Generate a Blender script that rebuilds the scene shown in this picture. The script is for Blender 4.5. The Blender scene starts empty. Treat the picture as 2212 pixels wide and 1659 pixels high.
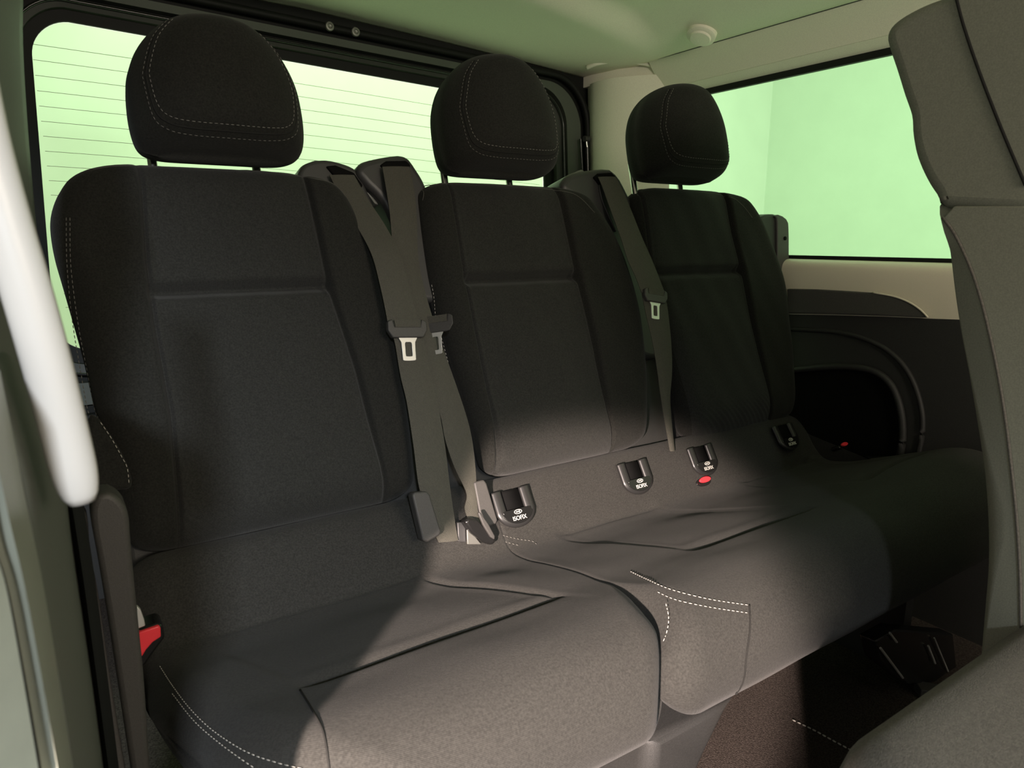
import bpy, math, random
import numpy as np
from mathutils import Vector, Matrix

random.seed(7)
S = bpy.context.scene
COL = S.collection
PI = math.pi

# ------------------------------------------------------------------ camera
F = 1503.0; PSI = math.radians(33.7); PIT = math.radians(11.8)
CAM = np.array([0.0, 0.0, 0.95])
R_ = np.array([math.cos(PSI), -math.sin(PSI), 0.0])
F_ = np.array([math.sin(PSI)*math.cos(PIT), math.cos(PSI)*math.cos(PIT), -math.sin(PIT)])
U_ = np.cross(R_, F_)
cd = bpy.data.cameras.new('camera'); cam = bpy.data.objects.new('camera', cd); COL.objects.link(cam)
cd.sensor_width = 36.0; cd.lens = 36.0*F/2212.0; cd.clip_start = 0.02; cd.clip_end = 60
cam.matrix_world = Matrix(((R_[0], U_[0], -F_[0], CAM[0]), (R_[1], U_[1], -F_[1], CAM[1]),
                           (R_[2], U_[2], -F_[2], CAM[2]), (0, 0, 0, 1)))
cd.dof.use_dof = True; cd.dof.focus_distance = 1.25; cd.dof.aperture_fstop = 11.0
S.camera = cam

# ------------------------------------------------------------------ view, world and lights
S.view_settings.view_transform = 'Standard'; S.view_settings.look = 'None'
S.view_settings.gamma = 1.0; S.view_settings.use_curve_mapping = False
S.view_settings.exposure = 0.0
S.cycles.use_denoising = True
S.cycles.max_bounces = 10; S.cycles.diffuse_bounces = 6; S.cycles.transparent_max_bounces = 12
S.cycles.sample_clamp_indirect = 4.0
w = bpy.data.worlds.new('world'); S.world = w; w.use_nodes = True
bg = w.node_tree.nodes['Background']; bg.inputs[0].default_value = (1.0, 0.96, 0.86, 1); bg.inputs[1].default_value = 0.60

def area(name, loc, target, sx, sy, power, col):
    l = bpy.data.lights.new(name, 'AREA'); l.shape = 'RECTANGLE'; l.size = sx; l.size_y = sy
    l.energy = power; l.color = col
    o = bpy.data.objects.new(name, l); COL.objects.link(o); o.location = loc
    o.rotation_euler = (Vector(target)-Vector(loc)).to_track_quat('-Z', 'Y').to_euler()
    return o
# garage tube lamps over the space behind and beside the van
area('garage_lamp', (2.6, 3.6, 3.7), (2.9, 5.6, 0.9), 5.0, 0.6, 145, (1.0, 1.0, 0.97))
area('garage_lamp', (4.6, 1.2, 3.7), (7.6, 1.4, 0.9), 0.6, 6.0, 168, (1.0, 1.0, 0.97))
# high daylight beside the open sliding door: the roof rail keeps it low in the cabin
area('daylight_strip', (-0.46, -1.30, 1.54), (0.20, 0.85, 0.6), 0.20, 0.12, 62.0, (0.88, 0.93, 1.0))
# the warm lamp shining in through the open door (the door pillar cuts its left side) and an added warm fill from the cab
def spot(name, loc, target, power, col, deg, blend, size):
    l = bpy.data.lights.new(name, 'SPOT'); l.energy = power; l.color = col; l.spot_size = math.radians(deg); l.spot_blend = blend; l.shadow_soft_size = size
    o = bpy.data.objects.new(name, l); COL.objects.link(o); o.location = loc
    o.rotation_euler = (Vector(target)-Vector(loc)).to_track_quat('-Z', 'Y').to_euler()
    return o
spot('door_spot_lamp', (-1.0, -0.74, 1.08), (0.381, 0.547, 0.419), 1050.0, (1.0, 0.80, 0.70), 18.8, 0.35, 0.03)
area('cab_fill', (0.6, -1.3, 1.30), (1.65, 1.0, 1.1), 0.7, 0.25, 18.0, (1.0, 0.86, 0.70))  # added fill, brightens the right wall and rear corner

# ------------------------------------------------------------------ pixel rays (2212 x 1659 frame)
def ray(x, y): return (x-1106.0)*R_ + F*F_ - (y-829.5)*U_
def onX(x, y, X): r = ray(x, y); return CAM + r*(X/r[0])
def onY(x, y, Y): r = ray(x, y); return CAM + r*(Y/r[1])
def onZ(x, y, Z): r = ray(x, y); return CAM + r*((Z-CAM[2])/r[2])
LEAN = math.radians(15)
TAX = np.array([0, math.sin(LEAN), math.cos(LEAN)]); NAX = np.array([0, math.cos(LEAN), -math.sin(LEAN)])
ORG = np.array([0, 0.95, 0.45])
def onL(x, y, off=0.0):
    """point of the leaning seat-back plane, pushed back by off"""
    r = ray(x, y); d = NAX@(ORG+NAX*off)
    return CAM + r*((d-NAX@CAM)/(NAX@r))
def xt(p): return p[0], (p-ORG)@TAX
def L2W(x, t, y): return np.array([x, 0, 0]) + ORG + TAX*t + NAX*y

# ------------------------------------------------------------------ materials
def mat(name, col, rough=0.6, metal=0.0, noise=0.0, nscale=400, bump=0.0, bscale=900, spec=0.5, weave=0.0, wscale=900, sheen=0.0):
    m = bpy.data.materials.new(name); m.use_nodes = True
    nt = m.node_tree; b = nt.nodes['Principled BSDF']
    b.inputs['Base Color'].default_value = (*col, 1); b.inputs['Roughness'].default_value = rough
    b.inputs['Metallic'].default_value = metal; b.inputs['Specular IOR Level'].default_value = spec
    if sheen: b.inputs['Sheen Weight'].default_value = sheen; b.inputs['Sheen Roughness'].default_value = 0.5
    tc = nt.nodes.new('ShaderNodeTexCoord')
    if noise > 0:
        n = nt.nodes.new('ShaderNodeTexNoise'); n.inputs['Scale'].default_value = nscale; n.inputs['Detail'].default_value = 3
        nt.links.new(tc.outputs['Object'], n.inputs['Vector'])
        r = nt.nodes.new('ShaderNodeValToRGB')
        r.color_ramp.elements[0].position = 0.3; r.color_ramp.elements[1].position = 0.7
        r.color_ramp.elements[0].color = tuple(c*(1-noise) for c in col)+(1,)
        r.color_ramp.elements[1].color = tuple(min(1, c*(1+noise)) for c in col)+(1,)
        nt.links.new(n.outputs['Fac'], r.inputs['Fac']); nt.links.new(r.outputs['Color'], b.inputs['Base Color'])
    last = None
    if bump > 0:
        n2 = nt.nodes.new('ShaderNodeTexNoise'); n2.inputs['Scale'].default_value = bscale; n2.inputs['Detail'].default_value = 2
        nt.links.new(tc.outputs['Object'], n2.inputs['Vector'])
        bp = nt.nodes.new('ShaderNodeBump'); bp.inputs['Strength'].default_value = bump; bp.inputs['Distance'].default_value = 0.002
        nt.links.new(n2.outputs['Fac'], bp.inputs['Height']); last = bp
    if weave > 0:
        wv = nt.nodes.new('ShaderNodeTexWave'); wv.wave_type = 'BANDS'; wv.bands_direction = 'DIAGONAL'
        wv.inputs['Scale'].default_value = wscale; wv.inputs['Distortion'].default_value = 0.15; wv.inputs['Detail'].default_value = 1
        nt.links.new(tc.outputs['Object'], wv.inputs['Vector'])
        bp = nt.nodes.new('ShaderNodeBump'); bp.inputs['Strength'].default_value = weave; bp.inputs['Distance'].default_value = 0.001
        nt.links.new(wv.outputs['Fac'], bp.inputs['Height'])
        if last: nt.links.new(last.outputs['Normal'], bp.inputs['Normal'])
        last = bp
    if last: nt.links.new(last.outputs['Normal'], b.inputs['Normal'])
    return m
M = {}
M['fabric'] = mat('dark fabric', (0.0185, 0.0187, 0.0165), 0.95, noise=0.30, nscale=420, bump=0.25, bscale=1500, spec=0.15, sheen=0.06)
M['panel'] = mat('ribbed fabric', (0.0235, 0.024, 0.022), 0.92, noise=0.28, nscale=420, bump=0.2, bscale=1500, spec=0.2, weave=0.2, wscale=200, sheen=0.08)
M['cush'] = mat('cushion fabric', (0.030, 0.0295, 0.027), 0.93, noise=0.28, nscale=420, bump=0.2, bscale=1500, spec=0.2, weave=0.22, wscale=230, sheen=0.06)
M['seam'] = mat('seam fabric', (0.02, 0.02, 0.019), 0.95, spec=0.1)
M['thread'] = mat('grey thread', (0.42, 0.40, 0.36), 0.7)
M['thread_dim'] = mat('dark grey thread', (0.16, 0.155, 0.14), 0.7)
M['web'] = mat('webbing', (0.078, 0.075, 0.062), 0.75, noise=0.2, nscale=700, weave=0.6, wscale=260, spec=0.3)
M['plastic'] = mat('dark plastic', (0.045, 0.045, 0.045), 0.42, bump=0.1, bscale=1500)
M['plastic_soft'] = mat('matt grey plastic', (0.055, 0.053, 0.050), 0.55, noise=0.12, nscale=600, bump=0.2, bscale=1200)
M['gloss'] = mat('gloss black plastic', (0.012, 0.012, 0.012), 0.22)
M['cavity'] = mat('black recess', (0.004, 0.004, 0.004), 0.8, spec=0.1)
M['chrome'] = mat('polished steel', (0.72, 0.71, 0.68), 0.22, metal=1.0)
M['steel'] = mat('brushed steel', (0.80, 0.79, 0.75), 0.42, metal=0.7)
M['dark_steel'] = mat('dull steel', (0.22, 0.22, 0.20), 0.45, metal=0.6)
M['thread_mid'] = mat('mid grey thread', (0.24, 0.23, 0.21), 0.7)
M['piping'] = mat('dark piping', (0.07, 0.068, 0.06), 0.8)
M['bezel'] = mat('black moulded plastic', (0.022, 0.022, 0.022), 0.32)
M['red'] = mat('red plastic', (0.85, 0.045, 0.06), 0.4)
M['white'] = mat('white print', (0.75, 0.74, 0.68), 0.6)
M['headliner'] = mat('pale headliner', (0.84, 0.81, 0.69), 0.9, noise=0.06, nscale=500, bump=0.15, bscale=1400, spec=0.2)
M['trim'] = mat('pale plastic trim', (0.82, 0.76, 0.62), 0.5, noise=0.04, nscale=900, bump=0.08, bscale=1600)
M['handle'] = mat('white plastic', (0.46, 0.45, 0.43), 0.35)
M['dark_trim'] = mat('charcoal trim', (0.075, 0.072, 0.068), 0.6, noise=0.15, nscale=700, bump=0.25, bscale=1200)
M['black_trim'] = mat('black trim', (0.028, 0.028, 0.027), 0.55, noise=0.2, nscale=700, bump=0.25, bscale=1200)
M['rubber'] = mat('black rubber', (0.008, 0.009, 0.008), 0.6, spec=0.25)
M['frame'] = mat('dark painted metal', (0.04, 0.044, 0.037), 0.45, spec=0.3)
M['flange'] = mat('dark green grey painted metal', (0.075, 0.085, 0.070), 0.5, spec=0.3)
M['shell'] = mat('pale window-lit shell plastic', (0.15, 0.155, 0.14), 0.4)  # paler than the guides, stands in for rear window light on their ends
M['paint'] = mat('grey green body paint', (0.25, 0.27, 0.225), 0.35, noise=0.03, nscale=60)
M['pillar'] = mat('grey pillar trim', (0.125, 0.135, 0.115), 0.5, noise=0.08, nscale=700)
M['carpet'] = mat('brown black carpet', (0.058, 0.048, 0.043), 1.0, noise=0.5, nscale=350, bump=0.8, bscale=500, spec=0.05)
M['wall'] = mat('white garage wall', (0.80, 0.80, 0.78), 0.9, noise=0.02, nscale=3)
M['wall_b'] = mat('off white garage wall', (0.65, 0.68, 0.63), 0.9, noise=0.02, nscale=3)
M['concrete'] = mat('pale concrete', (0.62, 0.62, 0.58), 0.8, noise=0.15, nscale=6)
M['seatfab'] = mat('grey brown fabric', (0.115, 0.107, 0.094), 0.95, noise=0.22, nscale=420, bump=0.35, bscale=800, spec=0.15, sheen=0.1)
M['seatvinyl'] = mat('charcoal vinyl', (0.22, 0.225, 0.18), 0.7, noise=0.12, nscale=600, bump=0.12, bscale=1300, spec=0.3)
def glass(name, tint):
    m = bpy.data.materials.new(name); m.use_nodes = True; nt = m.node_tree
    for n in list(nt.nodes): nt.nodes.remove(n)
    o = nt.nodes.new('ShaderNodeOutputMaterial'); mx = nt.nodes.new('ShaderNodeMixShader')
    t = nt.nodes.new('ShaderNodeBsdfTransparent'); t.inputs[0].default_value = (*tint, 1)
    g = nt.nodes.new('ShaderNodeBsdfGlossy'); g.inputs['Roughness'].default_value = 0.3
    mx.inputs[0].default_value = 0.015
    nt.links.new(t.outputs[0], mx.inputs[1]); nt.links.new(g.outputs[0], mx.inputs[2]); nt.links.new(mx.outputs[0], o.inputs[0])
    return m
M['glass_rear'] = glass('green tinted glass', (0.66, 0.97, 0.56))
M['glass_side'] = glass('green tinted side glass', (0.60, 0.97, 0.55))

# ------------------------------------------------------------------ object helpers
def tag(o, label=None, cat=None, group=None, kind=None):
    if label: o['label'] = label
    if cat: o['category'] = cat
    if group: o['group'] = group
    if kind: o['kind'] = kind
    return o
def empty(name, loc=(0, 0, 0)):
    o = bpy.data.objects.new(name, None); COL.objects.link(o); o.location = loc; o.empty_display_size = 0.05
    return o
def mesh(name, V, Fc, m, parent=None, smooth=True, mats=None, midx=None, weld=0.0, auto=None):
    me = bpy.data.meshes.new(name)
    V = np.asarray(V, float).reshape(-1, 3)
    off = np.zeros(3)
    if parent is not None: off = np.array(parent.matrix_basis.translation) if parent.parent is None else off
    else: off = V.mean(0); off[2] = V[:, 2].min()
    # place the origin of a top-level mesh at its base, parts keep their parent's origin
    if parent is not None:
        off = world_loc(parent)
    me.from_pydata([tuple(v) for v in (V-off)], [], [tuple(int(i) for i in f) for f in Fc])
    if mats:
        for q in mats: me.materials.append(q)
        me.polygons.foreach_set('material_index', np.asarray(midx, np.int32))
    else: me.materials.append(m)
    if weld > 0:
        import bmesh
        bm = bmesh.new(); bm.from_mesh(me); bmesh.ops.remove_doubles(bm, verts=bm.verts, dist=weld)
        bmesh.ops.recalc_face_normals(bm, faces=bm.faces); bm.to_mesh(me); bm.free()
    else:
        import bmesh
        bm = bmesh.new(); bm.from_mesh(me); bmesh.ops.recalc_face_normals(bm, faces=bm.faces); bm.to_mesh(me); bm.free()
    me.polygons.foreach_set('use_smooth', [smooth]*len(me.polygons))
    me.update()
    o = bpy.data.objects.new(name, me); COL.objects.link(o)
    if parent is not None:
        o.parent = parent; o.location = (0, 0, 0)
    else: o.location = off
    if auto is not None and smooth:
        me.set_sharp_from_angle(angle=math.radians(auto))
    return o
_WL = {}
def world_loc(o):
    p = np.zeros(3)
    while o is not None:
        p += np.array(o.location); o = o.parent
    return p
def sst(a, b, x): 
    t = np.clip((x-a)/(b-a), 0, 1); return t*t*(3-2*t)
def grid_faces(n, m, wrap=False, off=0):
    """n rows of m points"""
    Fs = []
    for i in range(n-1):
        for j in range(m-1 if not wrap else m):
            a = off+i*m+j; b = off+i*m+(j+1) % m
            Fs.append((a, b, b+m, a+m))
    return Fs
def smooth_poly(P, n, closed=False):
    """Catmull-Rom through P, resampled evenly to n points"""
    P = np.asarray(P, float); k = len(P)
    Q = []
    rng = range(k if closed else k-1)
    for i in rng:
        if closed: p0, p1, p2, p3 = P[(i-1) % k], P[i], P[(i+1) % k], P[(i+2) % k]
        else: p0, p1, p2, p3 = P[max(i-1, 0)], P[i], P[i+1], P[min(i+2, k-1)]
        for t in np.linspace(0, 1, 24, endpoint=False):
            Q.append(0.5*((2*p1)+(-p0+p2)*t+(2*p0-5*p1+4*p2-p3)*t*t+(-p0+3*p1-3*p2+p3)*t**3))
    Q.append(P[0] if closed else P[-1]); Q = np.array(Q)
    d = np.r_[0, np.cumsum(np.linalg.norm(np.diff(Q, axis=0), axis=1))]
    s = np.linspace(0, d[-1], n+1)[:-1] if closed else np.linspace(0, d[-1], n)
    return np.stack([np.interp(s, d, Q[:, c]) for c in range(P.shape[1])], 1)
def tube(path, r, seg=12, flat=None, cap=True, up=(0, 0, 1)):
    """tube geometry along a path; flat=(a,b) gives an elliptic section, r may be a list"""
    P = np.asarray(path, float); n = len(P); V = []; Fc = []
    rr = np.full(n, r) if np.isscalar(r) else np.asarray(r)
    for i in range(n):
        d = P[min(i+1, n-1)]-P[max(i-1, 0)]; d = d/np.linalg.norm(d)
        a = np.cross(d, np.array(up, float)); 
        if np.linalg.norm(a) < 1e-4: a = np.cross(d, np.array([1.0, 0, 0]))
        a /= np.linalg.norm(a); b = np.cross(a, d)
        fa, fb = flat if flat else (1, 1)
        for k in range(seg):
            th = 2*PI*k/seg; V.append(P[i]+a*math.cos(th)*rr[i]*fa+b*math.sin(th)*rr[i]*fb)
    Fc = grid_faces(n, seg, wrap=True)
    if cap:
        Fc.append(tuple(range(seg))[::-1]); Fc.append(tuple((n-1)*seg+k for k in range(seg)))
    return V, Fc
class MB:
    def __init__(s): s.V = []; s.F = []
    def add(s, V, Fc):
        o = len(s.V); s.V += [np.array(v, float) for v in V]; s.F += [tuple(i+o for i in f) for f in Fc]; return s
    def tube(s, path, r, **k): return s.add(*tube(path, r, **k))
    def box(s, a, b):
        x0, y0, z0 = a; x1, y1, z1 = b
        V = [(x, y, z) for x in (x0, x1) for y in (y0, y1) for z in (z0, z1)]
        return s.add(V, [(0, 1, 3, 2), (4, 6, 7, 5), (0, 4, 5, 1), (2, 3, 7, 6), (0, 2, 6, 4), (1, 5, 7, 3)])
    def build(s, name, m, parent=None, **k): return mesh(name, s.V, s.F, m, parent, **k)
def bevel(o, wd, seg=3):
    b = o.modifiers.new('bevel', 'BEVEL'); b.width = wd; b.segments = seg; b.limit_method = 'ANGLE'; b.angle_limit = math.radians(35)
    return o
def slab(pts, vec, name, m, parent=None, bev=0.0, seg=3):
    """polygon pts (world) extruded along vec, with real thickness"""
    P = [np.array(p, float) for p in pts]; n = len(P); v = np.array(vec, float)
    V = P+[p+v for p in P]
    Fc = [tuple(range(n)), tuple(range(2*n-1, n-1, -1))]+[(i, (i+1) % n, (i+1) % n+n, i+n) for i in range(n)]
    o = mesh(name, V, Fc, m, parent, smooth=True, auto=35)
    if bev: bevel(o, bev, seg)
    return o
def stitches(path, name, parent, m='thread', dash=0.0042, gap=0.0026, r=0.0006, lift=None):
    P = np.asarray(path, float)
    d = np.r_[0, np.cumsum(np.linalg.norm(np.diff(P, axis=0), axis=1))]
    mb = MB(); s = 0.0
    f = lambda q: np.array([np.interp(q, d, P[:, c]) for c in range(3)])
    while s+dash < d[-1]:
        a, b = f(s), f(s+dash); c = (a+b)/2
        mb.tube([a, c, b], [r*0.6, r, r*0.6], seg=6); s += dash+gap
    if not mb.V: return None
    return mb.build(name, M[m], parent)

# ------------------------------------------------------------------ cushion-like solids
def pillow(xl, xr, T0, T1, rf, rb, detail, nx=110, nt=130, xs=(), ts=(), rt=None, gl=None, gr=None, ends=0.0, pw=2.0, rbm=None):
    """closed upholstered block in seat-back space: x across, t up, y depth (front face y=0)"""
    s = np.linspace(-1, 1, nx); s = np.sin(s*PI/2)*0.55+s*0.45
    t = np.linspace(0, 1, nt); t = (0.5-0.5*np.cos(t*PI))*0.6+t*0.4
    s = np.unique(np.r_[s, list(xs)]); tt = np.unique(np.r_[T0+(T1-T0)*t, list(ts)])
    nx = len(s); nt = len(tt)
    L = np.array([xl(q) for q in tt]); Rr = np.array([xr(q) for q in tt])
    if ends > 0:
        e = np.clip(np.minimum(tt-T0, T1-tt)/ends, 0, 1); q = 0.045*(1-np.sqrt(1-(1-e)**2)); L = L+q; Rr = Rr-q
    if gl is not None:      # columns follow the panel seams
        GL = np.maximum(np.array([gl(q) for q in tt]), L+0.01); GR = np.minimum(np.array([gr(q) for q in tt]), Rr-0.01)
        X = np.stack([np.interp(s, [-1, -0.5, 0.5, 1], [a, b, c, d]) for a, b, c, d in zip(L, GL, GR, Rr)])
    else: X = L[:, None]+(Rr-L)[:, None]*((s+1)/2)[None, :]
    Tm = np.repeat(tt[:, None], nx, 1)
    ex = np.minimum(X-L[:, None], Rr[:, None]-X)
    et = np.minimum((Tm-T0)*((rt or rf)/rbm if rbm else 1.0), T1-Tm)
    def prof(r):
        a = np.clip(ex/r, 0, 1); b = np.clip(et/(rt or rf), 0, 1)
        fa = 1-np.clip(1-(1-a)**pw, 0, 1)**(1/pw); fb = 1-np.clip(1-(1-b)**pw, 0, 1)**(1/pw)
        q = np.clip((fa**1.6+fb**1.6)**(1/1.6), 0, 1)
        return 1-q
    mid = rf
    Yf = mid-rf*prof(rf); Yb = mid+rb*prof(rb)
    Yf = Yf+detail(X, Tm, np.repeat(s[None, :], nt, 0))*np.clip(prof(rf*0.6), 0, 1)
    def W(Y): return np.stack([X, ORG[1]+Tm*TAX[1]+Y*NAX[1], ORG[2]+Tm*TAX[2]+Y*NAX[2]], -1).reshape(-1, 3)
    V = np.r_[W(Yf), W(Yb)]
    Fc = grid_faces(nt, nx)
    Fc2 = [(a+nt*nx, d+nt*nx, c+nt*nx, b+nt*nx) for a, b, c, d in grid_faces(nt, nx)]
    # perimeter band
    per = [(0, j) for j in range(nx)]+[(i, nx-1) for i in range(1, nt)]+[(nt-1, j) for j in range(nx-2, -1, -1)]+[(i, 0) for i in range(nt-2, 0, -1)]
    ids = [i*nx+j for i, j in per]; k = len(ids); B = [(ids[a], ids[a]+nt*nx, ids[(a+1) % k]+nt*nx, ids[(a+1) % k]) for a in range(k)]
    return V, Fc+Fc2+B, X, Tm, Yf, s, tt
def edge_fn(px, off):
    q = [xt(onL(x, y, off)) for x, y in px]; q.sort(key=lambda a: a[1])
    T = np.array([a[1] for a in q]); X = np.array([a[0] for a in q])
    return (lambda t: float(np.interp(t, T, X))), T[0], T[-1]
def smooth_edge(px, off, n=60):
    pts = smooth_poly(np.array([xt(onL(x, y, off)) for x, y in px]), n)
    o = np.argsort(pts[:, 1]); T = pts[o, 1]; X = pts[o, 0]
    return (lambda t: float(np.interp(t, T, X))), T[0], T[-1]
def g(d, s): return np.exp(-(d/s)**2)

def make_back(parent, left, right, pl, pr, tgroove, seed=0, gdepth=0.021, rf=0.042, rb=0.04):
    """left / right: pixel outlines; pl / pr: pixel lines of the centre panel; returns surface sampler"""
    fl, a0, a1 = smooth_edge(left, 0.045); fr, b0, b1 = smooth_edge(right, 0.022)
    T0 = max(a0, b0)+0.019; T1 = 0.4*min(a1, b1)+0.6*max(a1, b1)
    gl = edge_fn(pl, 0)[0]; gr = edge_fn(pr, 0)[0]
    rs = np.random.RandomState(seed); ph = rs.rand(6)*6
    def detail(X, Tm, s):
        tl = Tm[:, 0]
        GL = np.array([gl(q) for q in tl])[:, None]; GR = np.array([gr(q) for q in tl])[:, None]
        inside = sst(-0.012, 0.012, X-GL)*sst(-0.012, 0.012, GR-X)
        y = 0.010*inside                                   # the panel lies deeper than the bolsters
        y += 0.0085*g(X-GL, 0.0036)+0.0085*g(X-GR, 0.0036) # seams
        y += inside*gdepth*g(Tm-tgroove, 0.0095)            # horizontal crease
        c = (X-(GL+GR)/2)/((GR-GL)/2)
        y -= inside*0.010*(1-np.clip(np.abs(c), 0, 1)**2)*sst(0.03, 0.14, np.abs(Tm-tgroove))
        y -= 0.010*g(Tm-0.14, 0.07)*inside                 # lumbar swell
        y += 0.0012*np.sin(X*38+ph[0])*np.sin(Tm*23+ph[1])+0.0006*np.sin(X*91+ph[2]+Tm*40)
        # pull wrinkles above the lower edge
        y += 0.0007*inside*sst(0.17, 0.10, Tm)*np.sin((X*0.9+Tm)*430+0.8*np.sin(X*17+ph[3]))
        return y
    sx = list(np.linspace(-0.6, 0.6, 110))+list(-0.5+np.linspace(-0.08, 0.08, 33))+list(0.5+np.linspace(-0.08, 0.08, 33))
    ts = [tgroove+d for d in np.linspace(-0.02, 0.02, 17)]+list(np.linspace(0.08, 0.2, 50))
    V, Fc, X, Tm, Yf, s, tt = pillow(fl, fr, T0, T1, rf, rb, detail, nx=90, nt=120, xs=sx, ts=ts, gl=gl, gr=gr, ends=0.03, rbm=0.075)
    nxx = len(s); nff = (len(tt)-1)*(nxx-1)
    idx = np.zeros(len(Fc), int)
    k = 0
    for i in range(len(tt)-1):
        row = 0.5*(s[:-1]+s[1:]); idx[k:k+nxx-1] = (np.abs(row) < 0.5).astype(int); k += nxx-1
    o = mesh('backrest', V, Fc, None, parent, mats=[M['fabric'], M['panel']], midx=idx)
    def surf(x, t, lift=0.0008):
        i = int(np.clip(np.searchsorted(tt, t), 1, len(tt)-1)); f = (t-tt[i-1])/(tt[i]-tt[i-1])
        y = (1-f)*np.interp(x, X[i-1], Yf[i-1])+f*np.interp(x, X[i], Yf[i])
        return L2W(x, t, y-lift)
    return o, surf, fl, fr, T0, T1
def on_surface(px, surf, lift=0.0010, it=4):
    """drop pixel points on a seat-back surface"""
    out = []
    for x, y in px:
        off = 0.0
        for _ in range(it):
            p = onL(x, y, off); X, t = xt(p); q = surf(X, t, lift); off = (q-ORG)@NAX
        out.append(surf(X, t, lift))
    return np.array(out)

HOFF = -0.112
# ------------------------------------------------------------------ headrest (one shape, three copies)
def make_headrest(parent, cx, t0, t1):
    w0 = 0.117; cx += 0.014; t0 += 0.008; t1 -= 0.006
    tab = np.array([(0.0, 0.088), (0.004, 0.099), (0.014, 0.1095), (0.040, 0.1145), (0.075, 0.1155), (0.115, 0.1125), (0.148, 0.103), (0.173, 0.090), (0.194, 0.073), (0.209, 0.056), (0.216, 0.036), (0.219, 0.018)])
    q = smooth_poly(tab, 60); H = t1-t0; sc = H/0.219
    hw = lambda t: float(np.interp((t-t0)/sc, q[:, 0], q[:, 1]))
    def detail(X, Tm, s):
        c = (X-cx)/w0; tn = (Tm-t0)/H
        y = 0.014*c**2+0.012*(tn-0.45)**2*2
        return y
    V, Fc, X, Tm, Yf, s, tt = pillow(lambda t: cx-hw(t), lambda t: cx+hw(t), t0, t1, 0.092, 0.062, detail, nx=100, nt=110, rt=0.046, pw=2.5)
    # push the whole block slightly back
    o = mesh('headrest', np.asarray(V)+NAX*HOFF, Fc, M['fabric'], parent)
    def surf(x, t, lift=0.0008):
        i = int(np.clip(np.searchsorted(tt, t), 1, len(tt)-1)); f = (t-tt[i-1])/(tt[i]-tt[i-1])
        y = (1-f)*np.interp(x, X[i-1], Yf[i-1])+f*np.interp(x, X[i], Yf[i])
        return L2W(x, t, y-lift+HOFF)
    def U(inset, drop):
        sd = lambda b: min(hw(t0+b), 0.1165)-inset
        bs = [0.86*H, 0.72*H, 0.5*H, 0.075, drop+0.022]
        p = [(-sd(b), b) for b in bs[:-1]]+[(-sd(0.07)*0.95, drop+0.022), (-sd(0.07)*0.82, drop+0.006), (-sd(0.07)*0.55, drop), (0, drop-0.001)]
        p = p+[(-x, b) for x, b in p[:-1][::-1]]
        return smooth_poly(np.array(p), 150)
    wo = world_loc(parent)
    for inset, drop, m in ((0.024, 0.020, 'thread_mid'), (0.017, 0.009, 'thread_dim')):
        P = np.array([surf(cx+a, t0+b, 0.0010) for a, b in U(inset, drop)])
        stitches(P, 'stitching', o, m, dash=0.0040, gap=0.0028, r=0.00045)
    # a piping groove between the two stitch rows
    P = np.array([surf(cx+a, t0+b, -0.0002) for a, b in U(0.0205, 0.0145)])
    MB().tube(P, 0.0011, seg=6).build('seam', M['seam'], o)
    return o

def post(parent, px, py0, py1, off, name='headrest_post'):
    a = onL(px, py0, off); X, t = xt(a); b = onL(px, py1, off); t2 = xt(b)[1]
    P = [L2W(X, t2-0.03, off), L2W(X, t+0.03, off)]
    o = MB().tube(P, 0.0065, seg=20).build(name, M['chrome'], parent, auto=40)
    MB().tube([L2W(X, t2-0.012, off), L2W(X, t2-0.003, off)], [0.013, 0.0115], seg=20).build('post_sleeve', M['plastic'], o, auto=40)
    return o

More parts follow.
